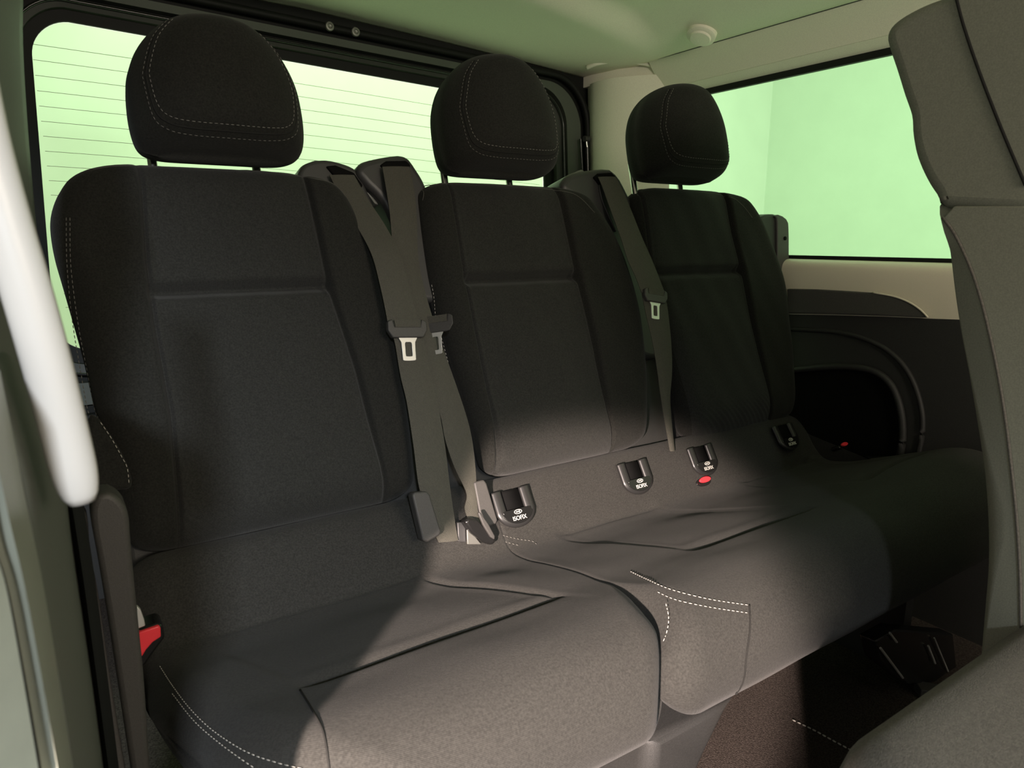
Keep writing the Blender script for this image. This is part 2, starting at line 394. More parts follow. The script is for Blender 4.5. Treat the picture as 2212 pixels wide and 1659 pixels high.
# ------------------------------------------------------------------ seat cushions
PROF = [(1.02, .40), (1.03, .49), (1.012, .525), (.985, .527), (.958, .500), (.930, .455), (.905, .436), (.86, .439), (.80, .455), (.73, .472),
        (.68, .481), (.64, .492), (.60, .503), (.565, .507), (.53, .500), (.505, .481), (.490, .455), (.484, .425), (.490, .392), (.515, .372), (.60, .362), (.8, .355), (.97, .355)]
def make_cushion(parent, xl, xr, panels, nu=230, nk=420, rl_=None, rr_=None, crown=None):
    P = smooth_poly(np.array(PROF), nk, closed=True)
    d = np.roll(P, -1, 0)-np.roll(P, 1, 0); N = np.stack([-d[:, 1], d[:, 0]], 1); N /= np.linalg.norm(N, axis=1)[:, None]
    c = P.mean(0)
    if ((P-c)*N).sum() < 0: N = -N
    u = np.linspace(0, 1, nu); u = (0.5-0.5*np.cos(u*PI))*0.35+u*0.65
    Y0 = np.repeat(P[None, :, 0], nu, 0); Z0 = np.repeat(P[None, :, 1], nu, 0)
    XL = np.array([xl(y) for y in P[:, 0]]); XR = np.array([xr(y) for y in P[:, 0]])
    X = XL[None, :]+(XR-XL)[None, :]*u[:, None]
    e = np.minimum(X-XL[None, :], XR[None, :]-X)
    RL = np.array([(rl_ or (lambda y: 0.05))(y) for y in P[:, 0]]); RRr = np.array([(rr_ or (lambda y: 0.05))(y) for y in P[:, 0]])
    r = np.where(X-XL[None, :] < XR[None, :]-X, RL[None, :], RRr[None, :])
    a = np.clip(e/r, 0, 1); q = r*(1-np.sqrt(np.clip(1-(1-a)**2, 0, 1)))*0.92
    Y = Y0-N[None, :, 0]*q; Z = Z0-N[None, :, 1]*q
    top = sst(0.3, 0.7, N[:, 1])[None, :]*np.ones_like(X)
    D = np.zeros_like(X); ins_all = np.zeros_like(X)
    lipf = lambda dy, wd: np.where(dy > 0, -0.0065*np.exp(-(dy/wd)**1.6), -0.0065*np.exp(-(np.abs(dy)/0.0045)**1.3))
    for (rl, rr, fl_, fr_, yr, yf, dl, dr) in panels:
        f = (yr-Y)/(yr-yf); A = rl+(fl_-rl)*f; B = rr+(fr_-rr)*f
        mx = sst(-0.015, 0.025, X-A)*sst(-0.015, 0.025, B-X); my = sst(-0.02, 0.03, yr-Y)*sst(-0.02, 0.03, Y-yf)
        D += mx*lipf(Y-yr, 0.009)*1.2+mx*lipf(Y-yf, 0.010)+0.0022*mx*g(Y-yf-0.020, 0.013)+0.002*mx*g(Y-yr-0.020, 0.012)
        mw = sst(-0.06, 0.06, yr-Y)*sst(-0.07, 0.05, Y-yf)
        D -= my*(dl*g(X-A, 0.007)+0.5*dr*g(X-B, 0.004))+0.0028*mx*my-0.3*dr*mw*sst(-0.004, 0.014, X-B)*sst(0.10, 0.03, X-B)
        cx = (X-(A+B)/2)/np.maximum((B-A)/2, 0.01)
        D += 0.004*mx*my*(1-np.clip(np.abs(cx), 0, 1)**2)*np.clip(1-((Y-(yr+yf)/2)/((yr-yf)/2))**2, 0, 1)
        ins_all = np.maximum(ins_all, mx*my)
    if crown is not None: D += crown(X, Y)
    D *= top
    D += 0.0010*np.sin(X*31+1)*np.sin(Y*37)*np.clip(e/0.03, 0, 1)
    Y = Y+N[None, :, 0]*D; Z = Z+N[None, :, 1]*D
    V = np.stack([X, Y, Z], -1).reshape(-1, 3)
    Fc = grid_faces(nu, nk, wrap=True)
    Fc.append(tuple(range(nk))); Fc.append(tuple((nu-1)*nk+i for i in range(nk)))
    idx = np.zeros(len(Fc), int)
    xm = (ins_all > 0.5)
    idx[:(nu-1)*nk] = xm[:-1, :].reshape(-1).astype(int)
    o = mesh('cushion', V, Fc, None, parent, mats=[M['fabric_c'], M['panel_c']], midx=idx)
    XYZ = np.stack([X, Y, Z], -1)
    def cast(px, lift=0.001):
        """pixel points onto the upper / front surface"""
        out = []
        vis = (N[:, 1] > -0.5)
        Q = XYZ[:, vis].reshape(-1, 3)
        Nn = np.repeat(np.stack([np.zeros(nk), N[:, 0], N[:, 1]], 1)[None, vis], nu, 0).reshape(-1, 3)
        d = Q-CAM; dep = d@F_; sx = 1106+F*(d@R_)/dep; sy = 829.5-F*(d@U_)/dep
        dist = np.linalg.norm(d, axis=1); face = (Nn*d).sum(1) < 0.02
        for x, y in px:
            dd = (sx-x)**2+(sy-y)**2+np.where(face, 0, 1e6)
            k = np.argsort(dd)[:4]; wgt = 1/(dd[k]+0.3); p = (Q[k]*wgt[:, None]).sum(0)/wgt.sum(); n = Nn[k].mean(0)
            # put it exactly on the pixel's ray at that depth
            rr = ray(x, y); s = ((p-CAM)@F_)/(rr@F_); out.append(CAM+rr*s*(1-0.0012/np.linalg.norm(rr*s))+n*lift)
        return np.array(out)
    return o, cast
M['fabric_c'] = M['cush']; M['panel_c'] = M['cush']
def dense(px, n=60): return smooth_poly(np.array(px, float), n)

# ================================================================== THE SETTING
ZF = 0.08
CEIL = 1.475
def struct(o): return tag(o, kind='structure')
def quad(name, pts, m, thick=(0, 0, 0.02)):
    return struct(slab(pts, thick, name, m))
XL_, XR_ = -0.24, 1.66
quad('floor', [(-0.6, -1.6, ZF), (XR_, -1.6, ZF), (XR_, 2.0, ZF), (-0.6, 2.0, ZF)], M['carpet'], (0, 0, -0.05))

# ceiling: a curved headliner with the long raised roll that dips into the rear corner
def make_ceiling():
    xs = np.linspace(-0.30, 1.545, 110); ys = np.linspace(-1.5, 1.845, 190)
    X, Y = np.meshgrid(xs, ys, indexing='ij')
    p0 = np.array([0.70, 1.30]); p1 = np.array([1.62, 1.58]); d = (p1-p0)/np.linalg.norm(p1-p0); n = np.array([-d[1], d[0]])
    q = (X-p0[0])*n[0]+(Y-p0[1])*n[1]
    Z = CEIL+0.0*X
    side = sst(1.53, 1.30, X)
    Z = Z+0.040*sst(0.02, -0.07, q)*sst(-0.10, 0.3, X-0.35)*side    # the front field lies higher
    Z -= 0.017*(1-side)
    rear = np.interp(X, [-0.3, 0.0, 0.6, 1.0, 1.36, 1.49, 1.56], [1.50, 1.512, 1.504, 1.482, 1.460, 1.452, 1.450])
    k_ = sst(1.45, 1.80, Y)
    Z = Z*(1-k_)+rear*k_
    Z += 0.0012*np.sin(X*5)*np.sin(Y*6)*side
    nx, ny = X.shape
    V = np.stack([X, Y, Z], -1).reshape(-1, 3); V2 = V+np.array([0, 0, 0.02])
    Fc = grid_faces(nx, ny); o = len(V)
    F2 = [(a+o, d_+o, c+o, b+o) for a, b, c, d_ in Fc]
    per = [(0, j) for j in range(ny)]+[(i, ny-1) for i in range(1, nx)]+[(nx-1, j) for j in range(ny-2, -1, -1)]+[(i, 0) for i in range(nx-2, 0, -1)]
    ids = [i*ny+j for i, j in per]; k = len(ids)
    B = [(ids[a], ids[a]+o, ids[(a+1) % k]+o, ids[(a+1) % k]) for a in range(k)]
    return struct(mesh('ceiling', np.r_[V, V2], Fc+F2+B, M['headliner']))
ceiling = make_ceiling()

# sweeps along Y of a wall section (x, z)
def sweep_y(name, sec, y0, y1, m, th=0.015, parent=None, n=2, auto=30, dx=None):
    sec = np.array(sec, float)
    d = np.gradient(sec, axis=0); nn = np.stack([-d[:, 1], d[:, 0]], 1); nn /= np.linalg.norm(nn, axis=1)[:, None]
    if nn[:, 0].mean() < 0: nn = -nn
    ring = np.r_[sec, (sec+nn*th)[::-1]]; k = len(ring); V = []
    for y in np.linspace(y0, y1, n): V += [(x, y, z) for x, z in ring]
    Fc = grid_faces(n, k, wrap=True)+[tuple(range(k))[::-1], tuple((n-1)*k+i for i in range(k))]
    return mesh(name, V, Fc, m, parent, auto=auto)

# right-hand side wall above the window: roof rail trim, then the green-lit reveal
rail = smooth_poly([(1.538, CEIL+0.05), (1.543, CEIL-0.005), (1.549, 1.457), (1.555, 1.449), (1.575, 1.425), (1.590, 1.400), (1.597, 1.386)], 24)
struct(sweep_y('trim_1', rail, -1.5, 1.60, M['headliner'], th=0.02))
rev = [(1.599, 1.386), (1.612, 1.372), (1.622, 1.366)]
quad('roof', [(XL_-0.08, -1.6, 1.53), (1.66, -1.6, 1.53), (1.66, 1.9, 1.53), (XL_-0.08, 1.9, 1.53)], M['paint'], (0, 0, 0.02))
quad('wall_right_upper', [(1.64, -1.6, 1.37), (1.64, 1.9, 1.37), (1.64, 1.9, 1.53), (1.64, -1.6, 1.53)], M['paint'], (0.02, 0, 0))
struct(sweep_y('trim_2', rev, -1.5, 1.60, M['headliner'], th=0.012))

# right-hand window: gasket and glass
W1 = empty('window_1', (1.625, 0.9, 0.90)); tag(W1, kind='structure')
gk = MB(); gk.box((1.622, -0.6, 1.350), (1.634, 1.62, 1.366)); gk.box((1.622, -0.6, 0.898), (1.634, 1.62, 0.908))
gk.build('gasket', M['rubber'], W1, auto=30)
mesh('pane', [(1.630, -0.6, 0.90), (1.630, 1.62, 0.90), (1.630, 1.62, 1.36), (1.630, -0.6, 1.36), (1.634, -0.6, 0.90), (1.634, 1.62, 0.90), (1.634, 1.62, 1.36), (1.634, -0.6, 1.36)],
     [(0, 1, 2, 3)], M['glass_side'], W1, smooth=False)
# waist panel under the side window
sill = smooth_poly([(1.622, 0.899), (1.606, 0.897), (1.594, 0.888), (1.590, 0.872), (1.590, 0.83), (1.592, 0.79), (1.594, 0.757)], 30)
struct(sweep_y('wall_right', sill, -1.5, 1.62, M['trim'], th=0.03))
struct(slab([(1.612, -1.5, ZF), (1.612, 1.85, ZF), (1.612, 1.85, 0.757), (1.612, -1.5, 0.757)], (0.03, 0, 0), 'wall_right_lower', M['black_trim']))
struct(slab([(1.61, 1.60, 0.7), (1.61, 1.90, 0.7), (1.61, 1.90, 1.5), (1.61, 1.60, 1.5)], (0.03, 0, 0), 'wall_right_rear', M['headliner']))

# side panel: charcoal strip with its curved end, lower panel with the moulded pocket
side = empty('side_trim_panel', (1.60, 0.9, 0.45))
tag(side, 'black lower side trim panel with a rounded storage pocket beside the far seat', 'trim panel')
strip = [(1700, 624), (1760, 625), (1830, 629), (1890, 633), (1930, 641), (1962, 653), (1985, 668), (2003, 686), (1900, 682), (1800, 679), (1700, 677)]
P = [onX(x, y, 1.582) for x, y in strip]
bevel(slab(P, (0.03, 0, 0), 'charcoal_strip', M['dark_trim'], side), 0.003)
edge = dense([(1885, 632), (1930, 640), (1962, 652), (1987, 668), (2005, 686)], 24)
MB().tube([onX(x, y, 1.5815) for x, y in edge], 0.0022, seg=8).build('bright_edge', M['trim'], side)
low = [(1690, 679), (1800, 681), (1900, 684), (2000, 688), (2120, 692), (2140, 1080), (1690, 1080)]
slab([onX(x, y, 1.592) for x, y in low], (0.03, 0, 0), 'lower_panel', M['black_trim'], side)
arc = dense([(1690, 710), (1740, 712), (1800, 716), (1850, 726), (1900, 746), (1940, 776), (1968, 815), (1985, 860), (1993, 905), (1990, 950), (1980, 990)], 60)
MB().tube([onX(x, y, 1.590) for x, y in arc], 0.006, seg=10).build('pocket_rim', M['black_trim'], side)
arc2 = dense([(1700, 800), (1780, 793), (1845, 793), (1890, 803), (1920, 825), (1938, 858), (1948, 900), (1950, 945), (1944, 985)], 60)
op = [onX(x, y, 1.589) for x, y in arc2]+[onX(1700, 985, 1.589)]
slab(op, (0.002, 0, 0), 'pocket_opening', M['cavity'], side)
MB().tube([onX(x, y, 1.582) for x, y in arc2], 0.008, seg=10).build('pocket_lip', M['black_trim'], side)

# rounded rear corner pillar trim
def column(name, plan, z0, z1, m, th=0.012, tilt=0.0):
    plan = smooth_poly(plan, 50); c = plan.mean(0)
    d = np.gradient(plan, axis=0); nn = np.stack([-d[:, 1], d[:, 0]], 1); nn /= np.linalg.norm(nn, axis=1)[:, None]
    if (nn*(plan-np.array([0.0, 0.0]))).sum() < 0: nn = -nn
    ring = np.r_[plan, (plan+nn*th)[::-1]]; k = len(ring); V = []
    zs = np.linspace(z0, z1, 16)
    for z in zs: V += [(x+tilt*(1.3-z), y, z) for x, y in ring]
    Fc = grid_faces(len(zs), k, wrap=True)+[tuple(range(k))[::-1], tuple((len(zs)-1)*k+i for i in range(k))]
    return mesh(name, V, Fc, m, None, auto=40)
cl = empty('corner_pillar_trim', (1.55, 1.7, 0.7)); tag(cl, 'pale rounded pillar trim in the rear corner between rear window and side window', 'pillar trim')
c1 = column('column', [(1.515, 1.83), (1.497, 1.78), (1.500, 1.715), (1.528, 1.655), (1.575, 1.60), (1.612, 1.565)], 0.70, 1.425, M['headliner'], tilt=0.04)
c1.parent = cl; c1.location = Vector(c1.location)-cl.location
lip = [onY(x, y, Y) for x, y, Y in [(1268, 146, 1.735), (1290, 137, 1.70), (1330, 131, 1.665), (1375, 134, 1.63), (1415, 143, 1.60), (1446, 159, 1.565), (1458, 182, 1.545)]]
MB().tube(smooth_poly(np.array(lip), 50), 0.007, seg=14).build('top_rim', M['headliner'], cl)
# fill between pillar top and headliner
ff = slab([(1.50, 1.80, 1.42), (1.52, 1.70, 1.42), (1.60, 1.56, 1.42), (1.66, 1.56, 1.42), (1.66, 1.90, 1.42), (1.50, 1.90, 1.42)], (0, 0, 0.06), 'cap', M['headliner'], cl)

# small round cap on the roof edge
cap = empty('roof_cap', (1.53, 1.36, 1.44)); tag(cap, 'small round pale cap on the ceiling edge above the side window', 'cap')
cc = np.array(onZ(1513, 82, 1.452)); ax = Vector((-0.42, -0.10, -0.90)).normalized(); A = ax.orthogonal().normalized(); B = ax.cross(A)
def disc(mb, c, ax, A, B, rs, hs, seg=40):
    V = []; c = np.array(c)
    for r, h in zip(rs, hs):
        for k in range(seg):
            th = 2*PI*k/seg; V.append(c+np.array(A)*r*math.cos(th)+np.array(B)*r*math.sin(th)+np.array(ax)*h)
    Fc = grid_faces(len(rs), seg, wrap=True)+[tuple(range(seg))[::-1], tuple((len(rs)-1)*seg+k for k in range(seg))]
    return mb.add(V, Fc)
disc(MB(), cc, ax, A, B, [0.027, 0.027, 0.025, 0.023, 0.020, 0.012], [-0.02, 0.002, 0.005, 0.005, 0.0055, 0.006]).build('cap_disc', M['headliner'], cap, auto=50)
disc(MB(), cc, ax, A, B, [0.038, 0.037, 0.031], [-0.02, -0.004, 0.000]).build('cap_collar', M['headliner'], cap, auto=50)
# thin shut line of the roof rail
MB().tube([(1.5465, y, 1.4575) for y in np.linspace(-0.5, 1.56, 20)], 0.0012, seg=6).build('trim_3', M['dark_trim']); bpy.data.objects['trim_3']['kind'] = 'structure'

# ------------------------------------------------------------------ rear opening and window
def rrect(x0, x1, z0, z1, r, n=12, taper=0.0, arch=0.0):
    pts = []
    for cx, cz, a0 in ((x1-r, z1-r, 0), (x0+r, z1-r, 90), (x0+r, z0+r, 180), (x1-r, z0+r, 270)):
        for k in range(n+1):
            a = math.radians(a0+90*k/n); pts.append([cx+r*math.cos(a), cz+r*math.sin(a)])
    P = np.array(pts); xc = (x0+x1)/2; hw = (x1-x0)/2
    f = (P[:, 1]-1.15); P[:, 0] = xc+(P[:, 0]-xc)*(1-taper*f)
    P[:, 1] += arch*(1-((P[:, 0]-xc)/hw)**2)*sst(1.1, 1.4, P[:, 1])
    return P
def ring_sweep(outer, inner, name, m, parent):
    """frame between two loops given as (loop, y) lists in depth order"""
    V = []; k = len(outer[0][0])
    loops = outer
    for L, y in loops: V += [(p[0], y, p[1]) for p in L]
    Fc = grid_faces(len(loops), k, wrap=True)
    return mesh(name, V, Fc, m, parent, auto=25)
YW = 1.86
W2 = empty('window_2', (0.69, YW, 0.7)); tag(W2, kind='structure')
TX = [-0.2, 0.05, 0.14, 0.23, 0.54, 0.80, 0.975, 1.2, 1.36, 1.6]; TZ = [1.384, 1.396, 1.403, 1.406, 1.406, 1.390, 1.378, 1.362, 1.350, 1.335]
def loop(x0, x1, z0, z1, r):
    P = rrect(x0, x1, z0, z1, r, taper=0.07)
    P[:, 1] += (np.interp(P[:, 0], TX, TZ)-1.378)*sst(0.9, 1.33, P[:, 1]); return P
Lg = loop(0.026, 1.360, 0.70, 1.378, 0.07)
L1 = loop(0.004, 1.392, 0.67, 1.400, 0.085)
L2 = loop(-0.010, 1.412, 0.65, 1.412, 0.095)
L3 = loop(-0.03, 1.430, 0.63, 1.428, 0.10)
L4 = loop(-0.07, 1.482, 0.58, 1.446, 0.12)
L5 = loop(-0.10, 1.515, 0.55, 1.470, 0.13)
L6 = loop(-0.22, 1.600, 0.45, 1.560, 0.13)
ring_sweep([(Lg, YW), (Lg, YW-0.008), (L1, YW-0.012)], None, 'glass_border', M['rubber'], W2)
ring_sweep([(L1, YW-0.012), (L1, YW-0.030), (L2, YW-0.034)], None, 'window_frame', M['frame'], W2)
ring_sweep([(L2, YW-0.034), (L2, YW-0.010), (L3, YW-0.010)], None, 'frame_channel', M['rubber'], W2)
ring_sweep([(L3, YW-0.010), (L3, YW-0.040), (L4, YW-0.045), (L4, YW-0.02)], None, 'door_flange', M['flange'], W2)
ring_sweep([(L4, YW-0.02), (L6, YW-0.02), (L6, YW+0.03)], None, 'surround', M['rubber'], W2)
k = len(L4)
MB().tube([(p[0], YW-0.040, p[1]) for p in list(L5)+[L5[0]]], 0.010, seg=10, up=(0, 1, 0), cap=False).build('rubber_seal', M['rubber'], W2)
MB().tube([(p[0], YW-0.045, p[1]) for p in list(L2)+[L2[0]]], 0.0035, seg=8, up=(0, 1, 0), cap=False).build('inner_seal', M['gloss'], W2)
n = len(Lg); mesh('pane', [(p[0], YW+0.002, p[1]) for p in Lg], [tuple(range(n))], M['glass_rear'], W2, smooth=False)
M['wire'] = mat('brown wire', (0.20, 0.17, 0.10), 0.6)
for i in range(19):
    # one wire for each line of the photograph's heating field, spaced evenly down the glass
    zl = 1.353-i*0.0305
    pl = [(x, YW-0.0005, zl-0.036*(x-0.05)-0.006*((x-0.69)/0.66)**2) for x in np.linspace(0.034, 1.345, 24)]
    MB().tube(pl, 0.00048, seg=6).build('heating_wire', M['wire'], W2)
# two screws in the top flange
for px, py in ((712, 57), (768, 69)):
    s_ = empty('screw', (0, 0, 0)); p = onY(px, py, YW-0.052); s_.location = p
    tag(s_, 'round metal screw in the frame above the rear window, '+('the left one of the pair' if px < 740 else 'the right one of the pair'), 'screw', group='screws above the rear window')
    mb = MB(); disc(mb, p, (0, -1, 0), (1, 0, 0), (0, 0, 1), [0.011, 0.0115, 0.010, 0.006, 0.005, 0.004], [-0.004, 0.001, 0.0035, 0.004, 0.0025, 0.002], seg=24); mb.build('screw_head', M['dark_steel'], s_, auto=40)
# tailgate strut at the right edge of the opening
st = empty('gas_strut', onY(1262, 380, 1.80)); tag(st, 'thin black gas strut standing beside the right edge of the rear window', 'gas strut')
a = onY(1272, 470, 1.80); b = onY(1266, 300, 1.80)
MB().tube([a, onY(1268, 318, 1.80)], 0.0075, seg=16).build('cylinder', M['gloss'], st, auto=40)
MB().tube([onY(1268, 318, 1.80), b], 0.0035, seg=12).build('rod', M['chrome'], st, auto=40)
MB().tube([b-np.array([0.008, 0, 0]), b+np.array([0.012, 0, 0])], 0.009, seg=14).build('ball_joint', M['plastic'], st, auto=40)
MB().tube([a+np.array([-.017, 0, 0]), onY(1254, 300, 1.80)], 0.004, seg=12).build('cable_guide', M['gloss'], st, auto=40)

# closed lower tail and left flank
quad('wall_rear', [(XL_, 1.87, ZF), (XR_, 1.87, ZF), (XR_, 1.87, 0.66), (XL_, 1.87, 0.66)], M['black_trim'], (0, 0.03, 0))
quad('wall_rear_top', [(XL_, 1.87, 1.50), (XR_, 1.87, 1.50), (XR_, 1.87, 1.60), (XL_, 1.87, 1.60)], M['frame'], (0, 0.03, 0))
quad('wall_left', [(XL_-0.02, 0.62, ZF), (XL_-0.02, 1.9, ZF), (XL_-0.02, 1.9, 1.5), (XL_-0.02, 0.62, 1.5)], M['pillar'], (-0.03, 0, 0))
quad('wall_left_roof_rail', [(XL_-0.08, -1.6, 1.40), (XL_-0.08, 1.9, 1.40), (XL_-0.08, 1.9, 1.52), (XL_-0.08, -1.6, 1.52)], M['frame'], (0.03, 0, 0))

# ------------------------------------------------------------------ door pillar on the left, traced as upright surfaces with depth
pil = empty('door_pillar', (-0.05, 0.5, ZF)); tag(pil, 'grey green door pillar at the left edge, pale at its outer side', 'pillar')
def upright(name, cols, m, back=(-0.03, 0.05, 0), parent=pil):
    """cols: list of (Y, [(px,py),...]) vertical curves from top to bottom; lofted into a thick skin"""
    n = 40; C = [np.array([onY(x, y, Y) for x, y in dense(px, n)]) for Y, px in cols]
    k = len(C); V = []
    for c in C: V += list(c)
    o = len(V); V += [v+np.array(back) for v in V]
    Fc = grid_faces(k, n); F2 = [(a+o, d+o, c+o, b+o) for a, b, c, d in Fc]
    per = [(0, j) for j in range(n)]+[(i, n-1) for i in range(1, k)]+[(k-1, j) for j in range(n-2, -1, -1)]+[(i, 0) for i in range(k-2, 0, -1)]
    ids = [i*n+j for i, j in per]; q = len(ids)
    B = [(ids[a], ids[a]+o, ids[(a+1) % q]+o, ids[(a+1) % q]) for a in range(q)]
    return mesh(name, V, Fc+F2+B, m, parent, auto=40)
upright('upper_pillar', [(0.50, [(-160, -60), (-160, 400), (-150, 800), (-120, 1100)]),
                         (0.62, [(-60, -60), (-50, 400), (-30, 800), (0, 1100)]),
                         (0.72, [(10, -60), (25, 300), (55, 700), (80, 1100)]),
                         (0.78, [(45, -60), (42, 100), (58, 350), (88, 620), (120, 900), (150, 1150)]),
                         (0.82, [(52, -60), (50, 100), (66, 350), (93, 620), (127, 900), (158, 1150)])], M['pillar'])
upright('outer_jamb', [(0.30, [(-200, 900), (-160, 1200), (-120, 1700)]), (0.33, [(-60, 900), (-20, 1150), (20, 1300), (90, 1700)])], M['paint'], back=(-0.02, 0.004, 0))
upright('shut_gap', [(0.345, [(-60, 900), (-20, 1150), (22, 1300), (92, 1700)]), (0.35, [(-40, 900), (2, 1150), (43, 1300), (122, 1700)])], M['cavity'], back=(-0.02, 0.004, 0))
upright('jamb_flange', [(0.345, [(-41, 900), (0, 1150), (43, 1300), (120, 1700)]), (0.335, [(-30, 880), (15, 1100), (60, 1300), (132, 1700)]),
                        (0.35, [(-15, 850), (32, 1100), (80, 1300), (152, 1700)]), (0.38, [(0, 800), (60, 1100), (100, 1300), (165, 1700)])], M['paint'], back=(-0.02, 0.004, 0))
upright('inner_jamb', [(0.38, [(-40, 760), (40, 1000), (80, 1200), (165, 1700), (290, 2700)]), (0.46, [(10, 760), (85, 1000), (115, 1200), (190, 1700), (310, 2700)]),
                       (0.56, [(60, 800), (120, 1000), (145, 1200), (212, 1700), (325, 2700)]), (0.66, [(95, 800), (140, 1000), (165, 1200), (235, 1700), (340, 2700)])], M['pillar'])
upright('door_seal', [(0.64, [(120, 1000), (165, 1250), (225, 1700)]), (0.62, [(140, 1000), (180, 1250), (240, 1700)]), (0.66, [(165, 1000), (205, 1250), (262, 1700)])], M['rubber'], back=(-0.01, 0.02, 0))
# narrow dim strip and the upright grey side cover
def cover(name, px, Y, m, th, parent, bev=0.004):
    P = [onY(x, y, Y) for x, y in px]
    return slab(P, (0, th, 0), name, m, parent, bev=bev)
cv = empty('side_cover', (0.03, 0.7, ZF)); tag(cv, 'upright charcoal side cover with a rounded top beside the near seat cushion', 'side cover')
cover('outer_cover', list(dense([(228, 1700), (212, 1560), (186, 1300), (160, 1180), (153, 1125), (160, 1102), (172, 1096), (184, 1104), (190, 1125), (196, 1200), (215, 1300), (244, 1500), (278, 1700)], 70)), 0.715, M['dark_trim'], 0.02, cv, 0.003)
cover('inner_cover', list(dense([(289, 1700), (262, 1520), (236, 1350), (214, 1220), (201, 1150), (197, 1105), (206, 1078), (226, 1065), (250, 1072), (270, 1092), (279, 1120), (282, 1160), (290, 1250), (300, 1350), (310, 1450), (318, 1560), (327, 1700)], 90)), 0.70, M['plastic_soft'], 0.035, cv, 0.005)

# curved white grab handle
gh = empty('grab_handle', (0, 0.40, 0.8)); tag(gh, 'curved white grab handle running down the left edge', 'handle')
cpx = dense([(-75, 130), (-38, 300), (6, 460), (55, 620), (100, 780), (136, 920), (163, 1030), (178, 1085)], 60)
path = np.array([onY(x, y, 0.41) for x, y in cpx])
rr = np.full(60, 0.0108); rr[-6:] = [0.0107, 0.0105, 0.0101, 0.0094, 0.0083, 0.006]
V, Fc = tube(path, rr, seg=28, flat=(1.0, 0.8), up=(0, 1, 0)); mesh('grip', V, Fc, M['handle'], gh)

# ================================================================== THE SEATS
seatA = empty('single_seat', (0.23, 0.95, ZF)); tag(seatA, 'black single rear seat nearest the camera beside the white grab handle', 'seat')
seatB = empty('rear_bench', (1.02, 0.95, ZF)); tag(seatB, 'black double rear bench seat in the middle and at the far side', 'bench seat')

left1 = [(292, 1235), (272, 1150), (250, 1060), (225, 960), (203, 880), (180, 780), (155, 690), (135, 620), (118, 560), (109, 505), (110, 468), (122, 430), (143, 398), (172, 371), (205, 356), (245, 350)]
right1 = [(893, 1160), (899, 1090), (898, 1000), (888, 900), (870, 790), (850, 690), (827, 600), (800, 520), (778, 470), (757, 430), (738, 405), (718, 390), (690, 381)]
b1, s1, fl1, fr1, *_ = make_back(seatA, left1, right1, [(395, 1200), (372, 900), (335, 690), (318, 560), (308, 400)], [(862, 1200), (835, 1040), (775, 800), (715, 620), (690, 500), (668, 400)], xt(onL(520, 622, 0.01))[1], 1)
left2 = [(1052, 1060), (1043, 1033), (1036, 1010), (1023, 953), (1006, 902), (992, 850), (972, 790), (950, 720), (932, 660), (918, 600), (906, 520), (899, 460), (897, 425), (908, 402), (930, 390)]
right2 = [(1388, 1005), (1398, 940), (1400, 860), (1397, 780), (1388, 700), (1374, 630), (1352, 560), (1325, 500), (1298, 458), (1272, 428), (1240, 408)]
b2, s2, fl2, fr2, *_ = make_back(seatB, left2, right2, [(1090, 1045), (1070, 900), (1030, 700), (1003, 560), (980, 400)], [(1345, 1000), (1320, 900), (1290, 750), (1262, 630), (1238, 520), (1210, 400)], xt(onL(1140, 600, 0.01))[1], 2)
left3 = [(1480, 990), (1462, 900), (1440, 800), (1410, 690), (1385, 600), (1365, 520), (1354, 455), (1355, 425), (1366, 408), (1385, 403)]
right3 = [(1713, 925), (1716, 860), (1713, 780), (1706, 700), (1695, 620), (1678, 560), (1655, 500), (1632, 458), (1608, 430), (1580, 417)]
b3, s3, fl3, fr3, *_ = make_back(seatB, left3, right3, [(1510, 960), (1490, 880), (1450, 700), (1425, 600), (1400, 440)], [(1680, 930), (1668, 870), (1640, 730), (1612, 600), (1590, 500), (1575, 420)], xt(onL(1520, 586, 0.01))[1], 3)

def head(parent, pxs, top, bot):
    X = [xt(onL(x, 0.5*(bot+bot), 0.035))[0] for x in pxs]; cx = sum(X)/2
    xm = 0.5*(pxs[0]+pxs[1])
    t0 = xt(onL(xm, bot, -0.03))[1]; t1 = xt(onL(xm, top, -0.03))[1]
    h = make_headrest(parent, cx, t0, t1)
    for x, y0, y1 in ((pxs[0], bot-8, bot+30), (pxs[1], bot, bot+36)): post(h, x, y0, y1, 0.035)
    return h
head(seatA, (328, 552), 50, 350)
head(seatB, (958, 1098), 126, 381)
head(seatB, (1367, 1467), 184, 392)

# cushions
ifn = lambda ys, xs: (lambda y: float(np.interp(y, ys, xs)))
sm = lambda ys, xs: (lambda q: (lambda y: float(np.interp(y, q[:, 0], q[:, 1]))))(smooth_poly(np.array(list(zip(ys, xs))), 60))
rmid = lambda y: float(0.008+0.042*sst(0.66, 0.56, y))
ysA = [.48, .50, .53, .58, .65, .75, .84, .95, 1.04]
c1o, cast1 = make_cushion(seatA, sm(ysA, [.235, .19, .15, .115, .085, .062, .047, .040, .04]), sm(ysA, [.545, .562, .578, .590, .600, .606, .606, .606, .606]),
    [(0.125, 0.435, 0.185, 0.525, 0.912, 0.675, 0.001, 0.008)], rr_=rmid)
c2o, cast2 = make_cushion(seatB, sm(ysA, [.552, .566, .581, .592, .600, .602, .602, .602, .602]), sm(ysA, [1.50, 1.52, 1.54, 1.555, 1.57, 1.575, 1.565, 1.525, 1.50]),
    [(0.71, 0.95, 0.785, 1.09, 0.912, 0.675, 0.0015, 0.001), (1.20, 1.46, 1.27, 1.50, 0.912, 0.675, 0.001, 0.001)], nu=330, rl_=rmid, crown=lambda X, Y: 0.034*sst(1.12, 1.42, X)*np.exp(-((Y-0.63)/0.13)**2))

